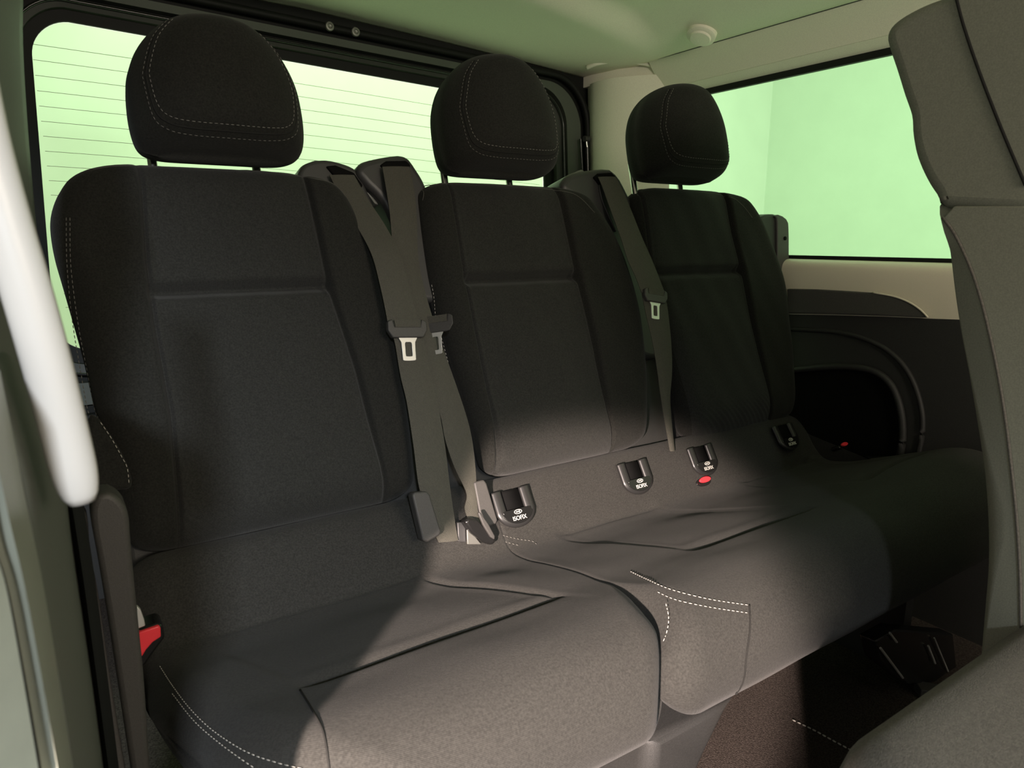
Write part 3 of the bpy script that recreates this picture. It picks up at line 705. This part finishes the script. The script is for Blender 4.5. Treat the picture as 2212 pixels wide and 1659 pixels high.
# stitching on cushions
def st_px(px, cast, parent, name='stitching', m='thread', n=70, **k):
    return stitches(cast(dense(px, n)), name, parent, m, **k)
st_px([(345, 1440), (372, 1482), (410, 1532), (460, 1580), (530, 1625), (600, 1650), (680, 1668)], cast1, c1o, m='thread')
st_px([(372, 1500), (420, 1560), (475, 1608), (540, 1655), (570, 1672)], cast1, c1o, m='thread')
st_px([(1438, 1305), (1444, 1335), (1440, 1365), (1430, 1390)], cast1, c1o, m='thread', n=30)
st_px([(1362, 1236), (1400, 1254), (1450, 1275), (1530, 1295), (1618, 1308)], cast2, c2o)
st_px([(1420, 1280), (1460, 1297), (1530, 1312), (1618, 1325)], cast2, c2o)
P = cast2(dense([(1619, 1306), (1620, 1360), (1612, 1420), (1606, 1470), (1590, 1500)], 40), lift=0.0)
MB().tube(P, 0.0011, seg=6).build('seam', M['seam'], c2o)
P = cast1(dense([(648, 1490), (690, 1560), (703, 1600), (712, 1665)], 40), lift=-0.0002)
MB().tube(P, 0.0010, seg=6).build('seam', M['seam'], c1o)
st_px([(1062, 1148), (1090, 1158), (1125, 1166), (1150, 1170), (1162, 1180)], cast2, c2o, m='thread_dim', n=30)
st_px([(1075, 1166), (1095, 1172), (1120, 1179)], cast2, c2o, m='thread_dim', n=20)

# stitching on the backrests
def sb_px(px, surf, parent, m='thread', n=80, lift=0.001, **k):
    return stitches(on_surface(dense(px, n), surf, lift), 'stitching', parent, m, **k)
sb_px([(151, 470), (152, 560), (160, 640), (172, 720), (186, 790), (203, 880), (214, 905)], s1, b1, m='thread_dim')
sb_px([(143, 470), (144, 560), (150, 640), (160, 720), (172, 790), (188, 880), (198, 905)], s1, b1, m='thread_dim')
sb_px([(926, 618), (940, 680), (955, 735), (970, 790)], s2, b2, m='thread', n=50)
# rim seams near the top edges
for surf, parent, px in ((s1, b1, [(200, 366), (260, 358), (400, 358), (560, 368), (690, 388), (725, 400), (748, 425)]),
                         (s2, b2, [(903, 440), (908, 412), (925, 400), (1000, 396), (1110, 402), (1210, 412), (1250, 425), (1285, 460)]),
                         (s3, b3, [(1362, 430), (1370, 414), (1400, 409), (1480, 412), (1570, 424), (1600, 440), (1625, 470)])):
    P = on_surface(dense(px, 90), surf, 0.0)
    MB().tube(P, 0.0008, seg=6).build('piping', M['piping'], parent)

# side airbag bolster with its bright stitch on the near seat
bo = [(196, 890), (215, 905), (240, 940), (262, 975), (276, 1005), (284, 1030), (286, 1056), (262, 1058), (205, 1064), (190, 1040), (180, 960)]
slab([onL(x, y, -0.02) for x, y in bo], NAX*0.05, 'side_bolster', M['fabric'], seatA, bev=0.008)
stitches([onL(x, y, -0.0215) for x, y in dense([(217, 912), (240, 946), (262, 985), (275, 1012), (279, 1052)], 40)], 'stitching', seatA, 'thread')

# ISOFIX anchor bezels
def isofix(px, py, scale, cast, parent, big=True):
    c = cast([(px, py)], lift=0.0)[0]
    # local frame of the sloping rear of the cushion
    q = cast([(px-26, py+6), (px+26, py-6), (px, py+16), (px, py-22)], lift=0.0)
    ux = np.array([1.0, 0.0, (q[1]-q[0])[2]*0.5]); ux /= np.linalg.norm(ux); vy = q[3]-q[2]; vy = vy-ux*(vy@ux); vy /= np.linalg.norm(vy)
    ny = np.cross(ux, vy); c = c+ny*0.003
    if ny@(CAM-c) < 0: ny = -ny
    Wd = 0.029*scale; H = 0.036*scale
    L = lambda a, b, h: c+ux*a+vy*b+ny*h
    root = None
    # U shaped rim
    th = np.linspace(-PI, 0, 26)
    arc = [(-Wd, H)]+[(Wd*math.cos(t), Wd*0.72*math.sin(t)) for t in th]+[(Wd, H)]
    arc = smooth_poly(np.array(arc), 60)
    mb = MB(); V, Fc = tube([L(a, b, 0.006) for a, b in arc], 0.0075*scale, seg=14, flat=(1.4, 0.75), up=ny); mb.add(V, Fc)
    rim = mb.build('isofix_bezel', M['bezel'], parent)
    # recess
    inner = [(a*0.86, b) for a, b in arc]
    mesh('recess', [L(a, b, 0.0035) for a, b in inner]+[L(a*0.8, b*0.9, -0.02) for a, b in inner], [tuple(range(60))]+grid_faces(2, 60, wrap=True), M['cavity'], rim)
    # lip plate with the writing
    lip = [(a*(1.0 if b > -0.004 else 1.12), b*1.22) for a, b in arc if b < -0.0005]
    lip = [(-Wd*0.86, 0.0), *lip, (Wd*0.86, 0.0)]
    slab([L(a, b, 0.0075) for a, b in lip], ny*0.0045, 'label_plate', M['gloss'], rim, bev=0.001)
    MB().tube([L(-Wd*0.5, 0.030*scale, 0.0), L(Wd*0.4, 0.034*scale, 0.0)], 0.003, seg=10).build('anchor_bar', M['steel'], rim)
    # lettering
    fc = bpy.data.curves.new('iso', 'FONT'); fc.body = 'ISOFIX'; fc.size = 0.0105*scale; fc.align_x = 'CENTER'; fc.extrude = 0.0002
    to = bpy.data.objects.new('tmp', fc); COL.objects.link(to); dg = bpy.context.evaluated_depsgraph_get(); dg.update()
    me = bpy.data.meshes.new_from_object(to.evaluated_get(dg)); bpy.data.objects.remove(to)
    V = [L(v.co.x*0.92, v.co.y-0.0195*scale, 0.0122+v.co.z) for v in me.vertices]; Fc = [tuple(p.vertices) for p in me.polygons]
    mesh('lettering', V, Fc, M['white'], rim, smooth=False)
    ov = [(0.0075*scale*math.cos(t), -0.0055*scale+0.0034*scale*math.sin(t)) for t in np.linspace(0, 2*PI, 41)]
    mb = MB(); mb.tube([L(a, b, 0.0124) for a, b in ov], 0.0006, seg=6, cap=False)
    mb.tube([L(-0.004*scale, -0.0055*scale, 0.0125), L(0.003*scale, -0.0055*scale, 0.0125)], 0.0010*scale, seg=6)
    mb.tube([L(0.003*scale, -0.0075*scale, 0.0125), L(0.003*scale, -0.0035*scale, 0.0125)], 0.0008*scale, seg=6)
    mb.build('seat_symbol', M['white'], rim)
    return rim
isofix(1108, 1103, 1.0, cast2, seatB)
isofix(1370, 1037, 0.98, cast2, seatB)
isofix(1515, 1000, 0.95, cast2, seatB)
isofix(1695, 950, 0.95, cast2, seatB)

# dark shells behind the backs, joined to the belt guides
def shell(parent, x0, x1, t0, t1, y0=0.062, y1=0.10):
    P = [L2W(x0, t0, y0), L2W(x1, t0, y0), L2W(x1, t1-0.05, y0), L2W(x1-0.05, t1, y0), L2W(x0+0.05, t1, y0), L2W(x0, t1-0.05, y0)]
    slab(P, NAX*(y1-y0), 'back_shell', M['black_trim'], parent, bev=0.012)
shell(seatA, 0.05, 0.505, 0.02, 0.52)
shell(seatB, 0.515, 1.49, 0.02, 0.52)
# belt guides on the shoulders of the seats
def pod(parent, outline, off, depth, name, cap_px=None, belt_slot=None, m='plastic'):
    P = [onL(x, y, off) for x, y in dense(outline, 60)]
    o = slab(P, NAX*depth, name, M[m], parent, bev=0.012, seg=5)
    return o
pA = pod(seatA, [(643, 400), (645, 374), (655, 356), (675, 347), (705, 344), (735, 350), (762, 360), (778, 375), (790, 400), (815, 460), (845, 540), (800, 560), (700, 420)], 0.045, 0.07, 'belt_guide')
slab([onL(x, y, 0.040) for x, y in [(705, 358), (725, 356), (765, 372), (785, 400), (770, 420), (740, 400)]], NAX*0.01, 'belt_slot', M['cavity'], pA, bev=0.003)
pB = pod(seatB, [(770, 372), (776, 355), (795, 345), (830, 337), (868, 333), (884, 340), (900, 362), (918, 392), (935, 440), (960, 540), (975, 640), (900, 640), (870, 540), (830, 440), (795, 400)], 0.035, 0.075, 'belt_guide')
slab([onL(x, y, 0.030) for x, y in [(822, 356), (835, 347), (878, 346), (888, 356), (884, 368), (835, 368)]], NAX*0.01, 'belt_slot', M['cavity'], pB, bev=0.003)
pC = pod(seatB, [(1214, 410), (1216, 392), (1228, 378), (1250, 370), (1285, 364), (1318, 363), (1332, 373), (1348, 396), (1372, 450), (1400, 540), (1420, 640), (1440, 760), (1380, 760), (1345, 620), (1310, 520), (1270, 440)], 0.035, 0.075, 'belt_guide')
slab([onL(x, y, 0.030) for x, y in [(1283, 382), (1292, 374), (1322, 372), (1334, 384), (1330, 396), (1296, 398)]], NAX*0.01, 'belt_slot', M['cavity'], pC, bev=0.003)
MB().tube([onL(x, y, 0.033) for x, y in dense([(1294, 400), (1300, 430), (1312, 460), (1330, 500)], 30)], 0.0022, seg=8).build('guide_edge', M['plastic'], pC)
for par, px in ((pA, [(640, 400), (641, 378), (650, 360), (668, 350), (690, 347), (700, 380), (700, 430), (660, 430)]),
                (pB, [(766, 380), (768, 366), (777, 354), (792, 348), (806, 348), (812, 380), (830, 440), (810, 440)]),
                (pC, [(1211, 420), (1213, 396), (1224, 380), (1243, 371), (1262, 367), (1272, 400), (1300, 470), (1290, 490), (1240, 450)])):
    slab([onL(x, y, 0.055) for x, y in dense(px, 40)], NAX*0.07, 'shell', M['shell'], par, bev=0.010, seg=5)  # pale pieces added so the guide ends look lit by the rear window
# outboard guide beside the far seat
pD = empty('belt_tower', (1.56, 1.10, 0.5)); tag(pD, 'tall black belt tower with a small screw hole in front of the side window', 'belt tower')
oD = [(1638, 560), (1636, 500), (1641, 474), (1655, 464), (1675, 463), (1686, 470), (1692, 485), (1694, 560), (1702, 640), (1712, 720), (1720, 820), (1660, 820)]
slab([onY(x, y, 1.135) for x, y in dense(oD, 60)], (0.0, 0.05, 0), 'tower_body', M['black_trim'], pD, bev=0.006, seg=4)
oD2 = [(1.515, 1.136, 0.5), (1.515, 1.20, 0.5)]
sidep = [onY(x, y, 1.128) for x, y in dense([(1679, 600), (1679, 480), (1674, 466), (1684, 464), (1698, 472), (1704, 486), (1705, 560), (1706, 660), (1708, 760), (1690, 760)], 50)]
slab(sidep, (0.0, 0.05, 0), 'tower_side', M['plastic_soft'], pD, bev=0.003)
p = onY(1696, 515, 1.127); mb = MB(); disc(mb, p, (0, -1, 0), (1, 0, 0), (0, 0, 1), [0.005, 0.005], [-0.002, 0.0012], seg=20); mb.build('screw_hole', M['cavity'], pD)

# ------------------------------------------------------------------ seat belts
def ribbon(name, rows, m, parent, th=0.0014):
    """rows: (pxL, pxR, y, offset[, yR]) ; webbing lying on the seat"""
    rows = [tuple(r)+((r[2],) if len(r) == 4 else ()) for r in rows]
    Lp = smooth_poly(np.array([[*onL(r[0], r[2], r[3])] for r in rows]), 90); Rp = smooth_poly(np.array([[*onL(r[1], r[4], r[3])] for r in rows]), 90)
    V = []; nc = 8
    for i in range(90):
        for j in range(nc): V.append(Lp[i]+(Rp[i]-Lp[i])*j/(nc-1)-NAX*0.0018*math.sin(PI*j/(nc-1)))
    o_ = len(V); V += [v+NAX*th for v in V]
    Fc = grid_faces(90, nc); F2 = [(a+o_, d+o_, c+o_, b+o_) for a, b, c, d in Fc]
    per = [(0, j) for j in range(nc)]+[(i, nc-1) for i in range(1, 90)]+[(89, j) for j in range(nc-2, -1, -1)]+[(i, 0) for i in range(88, 0, -1)]
    ids = [i*nc+j for i, j in per]; q = len(ids)
    B = [(ids[a], ids[a]+o_, ids[(a+1) % q]+o_, ids[(a+1) % q]) for a in range(q)]
    return mesh(name, V, Fc+F2+B, m, parent, auto=60)
def tongue(parent, c_px, tilt, off, scale=1.0, bright='steel', yaw=0.0):
    """black sleeve across the webbing and the steel latch plate below it"""
    c = onL(*c_px, off); ca, sa = math.cos(tilt), math.sin(tilt)
    ax = np.array([1.0, 0, 0]); ux = ax*ca-TAX*sa*1.0; vy = TAX*ca+ax*sa
    ux = ux*math.cos(yaw)+NAX*math.sin(yaw)
    L = lambda a, b, h: c+ux*a*scale+vy*b*scale-NAX*h*scale
    body = [(-0.033, 0.012), (-0.025, 0.016), (-0.022, 0.004), (0.022, 0.004), (0.025, 0.016), (0.033, 0.012), (0.0335, -0.002), (0.026, -0.0135), (-0.026, -0.0135), (-0.0335, -0.002)]
    o = slab([L(a, b, -0.004) for a, b in body], -NAX*0.011, 'tongue_sleeve', M['plastic_soft'], parent, bev=0.0022)
    slab([L(a, b, 0.0065) for a, b in [(-0.0225, 0.0145), (0.0225, 0.0145), (0.0215, 0.003), (-0.0215, 0.003)]], -NAX*0.001, 'fold', M['web'], o)
    # latch plate with its slot
    out = smooth_poly(np.array([(-0.017, -0.013), (-0.0125, -0.018), (-0.0115, -0.030), (-0.011, -0.046), (-0.009, -0.0495), (0.009, -0.0495), (0.011, -0.046), (0.0115, -0.030), (0.0125, -0.018), (0.017, -0.013)]), 40)
    inn = smooth_poly(np.array([(-0.0052, -0.0215), (-0.0056, -0.030), (-0.0056, -0.041), (-0.004, -0.0425), (0.004, -0.0425), (0.0056, -0.041), (0.0056, -0.030), (0.0052, -0.0215), (0.0, -0.0205)]), 40, closed=True)
    # ring between outline (closed along its top) and the slot
    outc = smooth_poly(np.r_[out, np.array([(0.008, -0.0125), (0.0, -0.0125), (-0.008, -0.0125)])], 80, closed=True)
    an = lambda P, c0: np.array(sorted([tuple(p) for p in P], key=lambda p: math.atan2(p[1]-c0[1], p[0]-c0[0])))
    c0 = (0, -0.032)
    def radial(P, n=72):
        P = np.r_[P, P[:1]]; res = []
        for k in range(n):
            th = 2*PI*k/n; d = np.array([math.cos(th), math.sin(th)]); best = None
            for i in range(len(P)-1):
                a, b = P[i]-np.array(c0), P[i+1]-np.array(c0); e = b-a
                den = d[0]*e[1]-d[1]*e[0]
                if abs(den) < 1e-12: continue
                t = (a[0]*e[1]-a[1]*e[0])/den; s_ = (a[0]*d[1]-a[1]*d[0])/den
                if t > 0 and -1e-6 <= s_ <= 1+1e-6 and (best is None or t > best): best = t
            res.append(np.array(c0)+d*best)
        return np.array(res)
    O = radial(outc); I = radial(inn); n = len(O)
    V = [L(a, b, 0.0035) for a, b in O]+[L(a, b, 0.0035) for a, b in I]+[L(a, b, 0.0010) for a, b in I]+[L(a, b, 0.0010) for a, b in O]
    Fc = grid_faces(4, n, wrap=True)+[(3*n+j, 3*n+(j+1) % n, (j+1) % n, j) for j in range(n)]
    bevel(mesh('latch_plate', V, Fc, M[bright], o, auto=30), 0.0006, 2)
    return o
belt1 = empty('seat_belt', (0.47, 0.94, 0.48)); tag(belt1, 'grey seat belt with a bright steel tongue hanging at the right of the near seat', 'seat belt')
ribbon('webbing', [(712, 765, 378, 0.034), (738, 795, 430, 0.024), (772, 834, 490, 0.006), (803, 865, 550, -0.014), (822, 884, 620, -0.022), (836, 902, 688, -0.024), (838, 904, 714, -0.0235)], M['web'], belt1)
ribbon('webbing', [(840, 904, 700, -0.022), (853, 917, 740, -0.024), (865, 930, 810, -0.024), (879, 945, 870, -0.024), (893, 961, 960, -0.024), (905, 972, 1050, -0.026), (925, 982, 1120, -0.03), (948, 990, 1172, -0.034, 1168)], M['web'], belt1)
tongue(belt1, (878, 712), math.radians(4), -0.026, 1.02)
belt2 = empty('seat_belt', (0.53, 0.94, 0.48)); tag(belt2, 'twisted seat belt seen edge-on between the near seat and the middle seat', 'seat belt')
ribbon('webbing', [(826, 884, 360, 0.022), (832, 892, 395, 0.020), (842, 900, 460, 0.015), (852, 904, 560, 0.010), (876, 924, 650, 0.002), (903, 953, 740, -0.005), (930, 985, 830, -0.010), (952, 1008, 900, -0.012), (962, 1020, 950, -0.014), (982, 1027, 1010, -0.016), (1008, 1030, 1066, -0.02), (1004, 1032, 1100, -0.022), (1020, 1045, 1140, -0.03)], M['web'], belt2)
tongue(belt2, (936, 702), math.radians(4), -0.006, 1.0, yaw=math.radians(-52))
belt3 = empty('seat_belt', (1.1, 0.98, 0.5)); tag(belt3, 'grey seat belt hanging between the middle seat and the far seat', 'seat belt')
ribbon('webbing', [(1292, 1330, 382, 0.022), (1302, 1342, 405, 0.018), (1318, 1362, 450, 0.006), (1340, 1386, 510, -0.006), (1356, 1408, 560, -0.014), (1374, 1424, 600, -0.018), (1386, 1436, 632, -0.02)], M['web'], belt3)
ribbon('webbing', [(1388, 1438, 640, -0.018), (1396, 1444, 680, -0.02), (1410, 1450, 740, -0.018), (1420, 1452, 800, -0.014), (1428, 1448, 860, -0.012), (1438, 1452, 920, -0.012), (1448, 1458, 975, -0.014)], M['web'], belt3)
tongue(belt3, (1413, 641), math.radians(10), -0.020, 0.95)

# buckles and belt anchors between the cushions
def block(name, px, off, depth, m, parent, bev=0.003):
    return slab([onL(x, y, off) for x, y in px], NAX*depth, name, m, parent, bev=bev)
bk = empty('seat_belt_buckle', (0.46, 0.92, 0.48)); tag(bk, 'grey plastic belt anchor cover at the lower right of the near backrest', 'buckle')
block('cover', [(891, 1070), (896, 1063), (922, 1061), (929, 1068), (954, 1148), (950, 1157), (924, 1172), (914, 1168)], -0.055, 0.02, M['plastic_soft'], bk, 0.0035)
bk = empty('seat_belt_buckle', (0.56, 0.92, 0.48)); tag(bk, 'grey plastic belt anchor cover beside the first anchor bezel of the middle seat', 'buckle')
block('cover', [(1024, 1042), (1046, 1036), (1052, 1044), (1076, 1124), (1072, 1132), (1058, 1137), (1040, 1130)], -0.022, 0.02, M['plastic_soft'], bk, 0.003)
bk = empty('seat_belt_buckle', (0.54, 0.90, 0.45)); tag(bk, 'black buckle lying in the gap between the near cushion and the middle cushion', 'buckle')
block('buckle_body', [(1004, 1128), (1012, 1118), (1030, 1122), (1052, 1140), (1070, 1162), (1072, 1172), (1062, 1178), (1046, 1172), (1020, 1152)], -0.045, 0.02, M['gloss'], bk, 0.004)
block('buckle_edge', [(1033, 1108), (1038, 1106), (1056, 1132), (1070, 1158), (1069, 1166), (1060, 1160), (1044, 1134)], -0.050, 0.006, M['plastic_soft'], bk, 0.002)
block('bracket', [(1009, 1144), (1016, 1146), (1040, 1176), (1010, 1176)], -0.036, 0.004, M['dark_steel'], bk, 0.001)
block('anchor_plate', [(988, 1128), (1006, 1128), (1008, 1172), (990, 1170)], -0.030, 0.01, M['plastic'], bk, 0.002)
# red release buttons
bk = empty('seat_belt_buckle', (0.06, 0.9, 0.45)); tag(bk, 'black buckle with a large red button at the left side of the near cushion', 'buckle')
body = [(300, 1362), (342, 1347), (353, 1352), (357, 1378), (340, 1400), (312, 1440), (296, 1440)]
B_ = slab([onY(x, y, 0.80) for x, y in body], (0, 0.03, 0), 'buckle_body', M['gloss'], bk, bev=0.003)
slab([onY(x, y, 0.797) for x, y in [(300, 1367), (343, 1352), (347, 1357), (348, 1376), (330, 1388), (316, 1404), (307, 1419), (300, 1419)]], (0, 0.008, 0), 'release_button', M['red'], bk, bev=0.0015)
slab([onY(x, y, 0.80) for x, y in [(296, 1310), (304, 1318), (312, 1340), (314, 1352), (300, 1358), (296, 1358)]], (0, 0.006, 0), 'metal_tab', M['steel'], bk, bev=0.001)
for px, py, lab in ((1519, 1040, 'black buckle with a red button between the middle and the far seat cushion'), (1822, 965, 'black buckle with a small red button at the far side of the far seat')):
    c = cast2([(px, py)], lift=0.003)[0]; bk = empty('seat_belt_buckle', tuple(c)); tag(bk, lab, 'buckle')
    s_ = 1.0 if px < 1600 else 0.75
    def ell(rx, ry, h): return [c+np.array([rx*math.cos(t), ry*math.sin(t)*0.6, ry*math.sin(t)*0.8+h]) for t in np.linspace(0, 2*PI, 24, endpoint=False)]
    slab(ell(0.022*s_, 0.009*s_, -0.002), (0, 0.02, -0.012), 'buckle_body', M['gloss'], bk, bev=0.002)
    slab(ell(0.016*s_, 0.006*s_, 0.002), (0, -0.004, 0.003), 'release_button', M['red'], bk, bev=0.001)

# ------------------------------------------------------------------ below the cushions
base = empty('bench_support', (0.62, 0.56, ZF)); tag(base, 'tapered black plastic foot cover under the front edge of the bench cushion', 'seat base')
V = []; rows = [(0.345, 0.545, 0.72, 0.525, 0.66), (0.34, 0.548, 0.70, 0.520, 0.66), (0.28, 0.553, 0.672, 0.528, 0.66), (0.20, 0.556, 0.645, 0.54, 0.66), (0.12, 0.56, 0.625, 0.55, 0.66), (ZF, 0.562, 0.62, 0.555, 0.66)]
def rr2(x0, x1, y0, y1, r, z):
    out = []
    for cx, cy, a0 in ((x1-r, y1-r, 0), (x0+r, y1-r, 90), (x0+r, y0+r, 180), (x1-r, y0+r, 270)):
        for k in range(7): a = math.radians(a0+15*k); out.append((cx+r*math.cos(a), cy+r*math.sin(a), z))
    return out
for z, x0, x1, y0, y1 in rows: V += rr2(x0, x1, y0, y1, 0.022, z)
mesh('foot_cover', V, grid_faces(len(rows), 28, wrap=True)+[tuple(range(28)), tuple(range(28*5, 28*6))], M['black_trim'], base, auto=50)
fr = MB()
fr.box((0.10, 0.62, 0.28), (1.50, 0.95, 0.345))
fr.build('seat_pan', M['black_trim'], base, auto=30)
fr = MB(); fr.tube([(0.70, 0.60, 0.335), (1.50, 0.60, 0.335)], 0.009, seg=12); fr.build('front_rail', M['plastic'], base, auto=30)
for x in (0.20, 0.50, 1.36):
    MB().box((x, 0.62, ZF), (x+0.03, 0.92, 0.29)).build('leg', M['black_trim'], base, auto=30)
mech = empty('seat_latch', (1.30, 0.6, ZF)); tag(mech, 'dark metal seat latch in the shadow under the far end of the bench', 'latch')
for a, b, r in (((1902, 1400), (1950, 1464), .0022), ((1922, 1367), (1937, 1387), .002), ((2005, 1395), (2020, 1433), .002), ((2018, 1378), (2048, 1450), .0015)):
    MB().tube([onY(*a, 0.56), onY(*b, 0.56)], r, seg=10).build('link_rod', M['steel'], mech, auto=40)
slab([onY(x, y, 0.565) for x, y in [(1890, 1385), (1935, 1360), (2060, 1370), (2070, 1470), (1960, 1480), (1900, 1430)]], (0, 0.03, 0), 'latch_plate', M['gloss'], mech, bev=0.004)
slab([onZ(x, y, ZF+0.02) for x, y in [(1975, 1468), (2030, 1478), (2060, 1500), (1990, 1490)]], (0, 0, -0.02), 'floor_plate', M['plastic_soft'], mech, bev=0.002)
# floor mat with a stitched edge
mat_o = slab([onZ(x, y, ZF+0.012) for x, y in [(1400, 1440), (1750, 1410), (2260, 1700), (2260, 1900), (1300, 2000), (1100, 1740)]], (0, 0, -0.012), 'floor_mat', M['carpet'], bev=0.002)
tag(mat_o, 'brown black carpet mat on the floor in front of the bench', 'floor mat')
P = [onZ(x, y, ZF+0.0135) for x, y in dense([(1712, 1555), (1760, 1578), (1800, 1600), (1845, 1624), (1900, 1655)], 60)]
stitches(P, 'stitching', mat_o, 'thread', dash=0.006, gap=0.003, r=0.0016)

# ================================================================== NEAR SEAT AT THE RIGHT
fs = empty('front_seat', (0.8, 0.15, ZF)); tag(fs, 'grey brown front seat cropped by the right edge, with headrest and piped backrest', 'seat')
def side_solid(name, px, X, w, m, bev, front=None, parent=fs):
    P = [onX(x, y, X) for x, y in px]
    return slab(P, (w, 0, 0), name, m, parent, bev=bev, seg=6)
back_px = list(dense([(2014, 428), (2021, 455), (2035, 500), (2046, 600), (2058, 690), (2076, 800), (2090, 900), (2101, 1000), (2108, 1100), (2112, 1200), (2110, 1300), (2104, 1420), (2095, 1550), (2080, 1700)], 60))
fr_p = [onX(2080, 1700, 0.6), ]
XF = 0.85
def lofted(name, ring, prof, m, parent):
    R2 = np.array(ring); c = R2.mean(0); V = []
    for dx, ins in prof:
        for p in R2:
            d = p-c; V.append(c+d*(1-ins/max(np.linalg.norm(d), 0.02))+np.array([dx, 0, 0]))
    k = len(R2); Fc = grid_faces(len(prof), k, wrap=True)+[tuple(range(k))[::-1], tuple((len(prof)-1)*k+i for i in range(k))]
    return mesh(name, V, Fc, m, parent, auto=70)
SP = [(0.0, 0.030), (0.003, 0.020), (0.010, 0.010), (0.022, 0.003), (0.036, 0.0), (0.20, 0.0), (0.40, 0.0), (0.43, 0.01), (0.45, 0.035)]
def back_solid():
    P = [np.array(onX(x, y, XF)) for x, y in back_px]
    front = [p+np.array([0, -0.17-0.02*math.sin(PI*i/len(P)), -0.02]) for i, p in enumerate(P)][::-1]
    return lofted('backrest', P+front, SP, M['seatvinyl'], fs)
fb = back_solid()
# fabric face of the bolster, set off by piping
pip = dense([(2036, 470), (2062, 505), (2095, 575), (2120, 650), (2142, 740), (2160, 830), (2174, 920), (2186, 1020), (2196, 1120), (2203, 1230), (2206, 1360)], 70)
MB().tube([onX(x, y, XF-0.0012) for x, y in pip], 0.0016, seg=10).build('piping', M['seatfab'], fb)
bp = list(pip)+[np.array((2600, 1360)), np.array((2600, 445)), np.array((2060, 445))]
slab([onX(x, y, XF-0.0012) for x, y in bp], (0.02, 0, 0), 'side_bolster', M['seatvinyl'], fb, bev=0.002)
hd = dense([(2023, 450), (2017, 425), (2002, 402), (1985, 370), (1971, 333), (1963, 290), (1960, 250), (1945, 205), (1928, 150), (1914, 108), (1908, 80), (1918, 55), (1945, 32), (1990, 8), (2040, -10), (2110, -30)], 60)
def head_solid():
    P = [np.array(onX(x, y, XF-0.001)) for x, y in hd]
    P += [P[-1]+np.array([0, -0.08, 0.0]), P[-1]+np.array([0, -0.13, -0.08]), P[0]+np.array([0, -0.22, -0.03]), P[0]+np.array([0, -0.10, -0.01])]
    o = slab(P, (0.34, 0, 0), 'headrest', M['seatvinyl'], fs, bev=0.014, seg=6); o.modifiers['bevel'].use_clamp_overlap = False
    return o
fh = head_solid()
MB().tube([onX(x, y, XF-0.0022) for x, y in dense([(2062, -20), (2080, 50), (2110, 140), (2150, 245), (2185, 330), (2215, 400)], 40)], 0.0016, seg=8).build('seam', M['seam'], fh)
slab([onX(x, y, XF-0.0022) for x, y in dense([(2062, -20), (2080, 50), (2110, 140), (2150, 245), (2185, 330), (2215, 400)], 30)]+[onX(2400, 430, XF-0.0022), onX(2500, -20, XF-0.0022)], (0.01, 0, 0), 'side_panel', M['seatvinyl'], fh)
# cushion
def fcush():
    xs0, xs1, ys0, ys1, z1 = 0.475, 1.04, -0.30, 0.283, 0.55
    V = []; prof = [(0.30, 0.06), (0.32, 0.015), (0.40, 0.0), (0.49, 0.0), (0.52, 0.008), (0.537, 0.020), (0.547, 0.036), (0.550, 0.06), (0.551, 0.12)]
    for z, ins in prof: V += rr2(xs0+ins, xs1-ins, ys0+ins, ys1-ins, max(0.012, 0.07-ins*0.6), z)
    n = len(prof); return mesh('cushion', V, grid_faces(n, 28, wrap=True)+[tuple(range(28))[::-1], tuple((n-1)*28+i for i in range(28))], M['seatfab'], fs, auto=80)
fcush()
MB().box((0.60, -0.2, ZF), (1.10, 0.20, 0.32)).build('pedestal', M['black_trim'], fs, auto=30)

# ================================================================== OUTSIDE: the garage
def gwall(name, a, b, m=M['wall']):
    x0, y0, z0 = a; x1, y1, z1 = b
    return struct(MB().box((min(x0, x1), min(y0, y1), min(z0, z1)), (max(x0, x1), max(y0, y1), max(z0, z1))).build(name, m, None, smooth=False))
gwall('wall_garage_rear', (-4, 5.75, -0.5), (7.8, 5.9, 4.2))
gwall('wall_garage_right', (7.65, -4, -0.5), (7.8, 5.78, 4.2), M['wall_b'])
gwall('floor_garage', (-5, -5, -0.6), (7.8, 5.9, -0.5), M['concrete'])

for o in bpy.data.objects:
    n = o.name.split('.')[0]
    if o.parent is not None and n in ('release_button', 'latch_plate', 'lettering', 'charcoal_strip'):
        if n == 'latch_plate' and o.parent.name.startswith('seat_latch'): continue
        o['label'] = {'release_button': 'red release button', 'latch_plate': 'bare steel latch plate with a slot', 'lettering': 'white printed letters', 'charcoal_strip': 'charcoal upper strip with a curved end'}[n]
for o in bpy.data.objects:
    if o.parent is None:
        n = o.name.split('.')[0]
        if n == 'seat_belt': o['group'] = 'seat belts of the rear seats'
        if n == 'seat_belt_buckle': o['group'] = 'belt buckles and anchors of the rear seats'
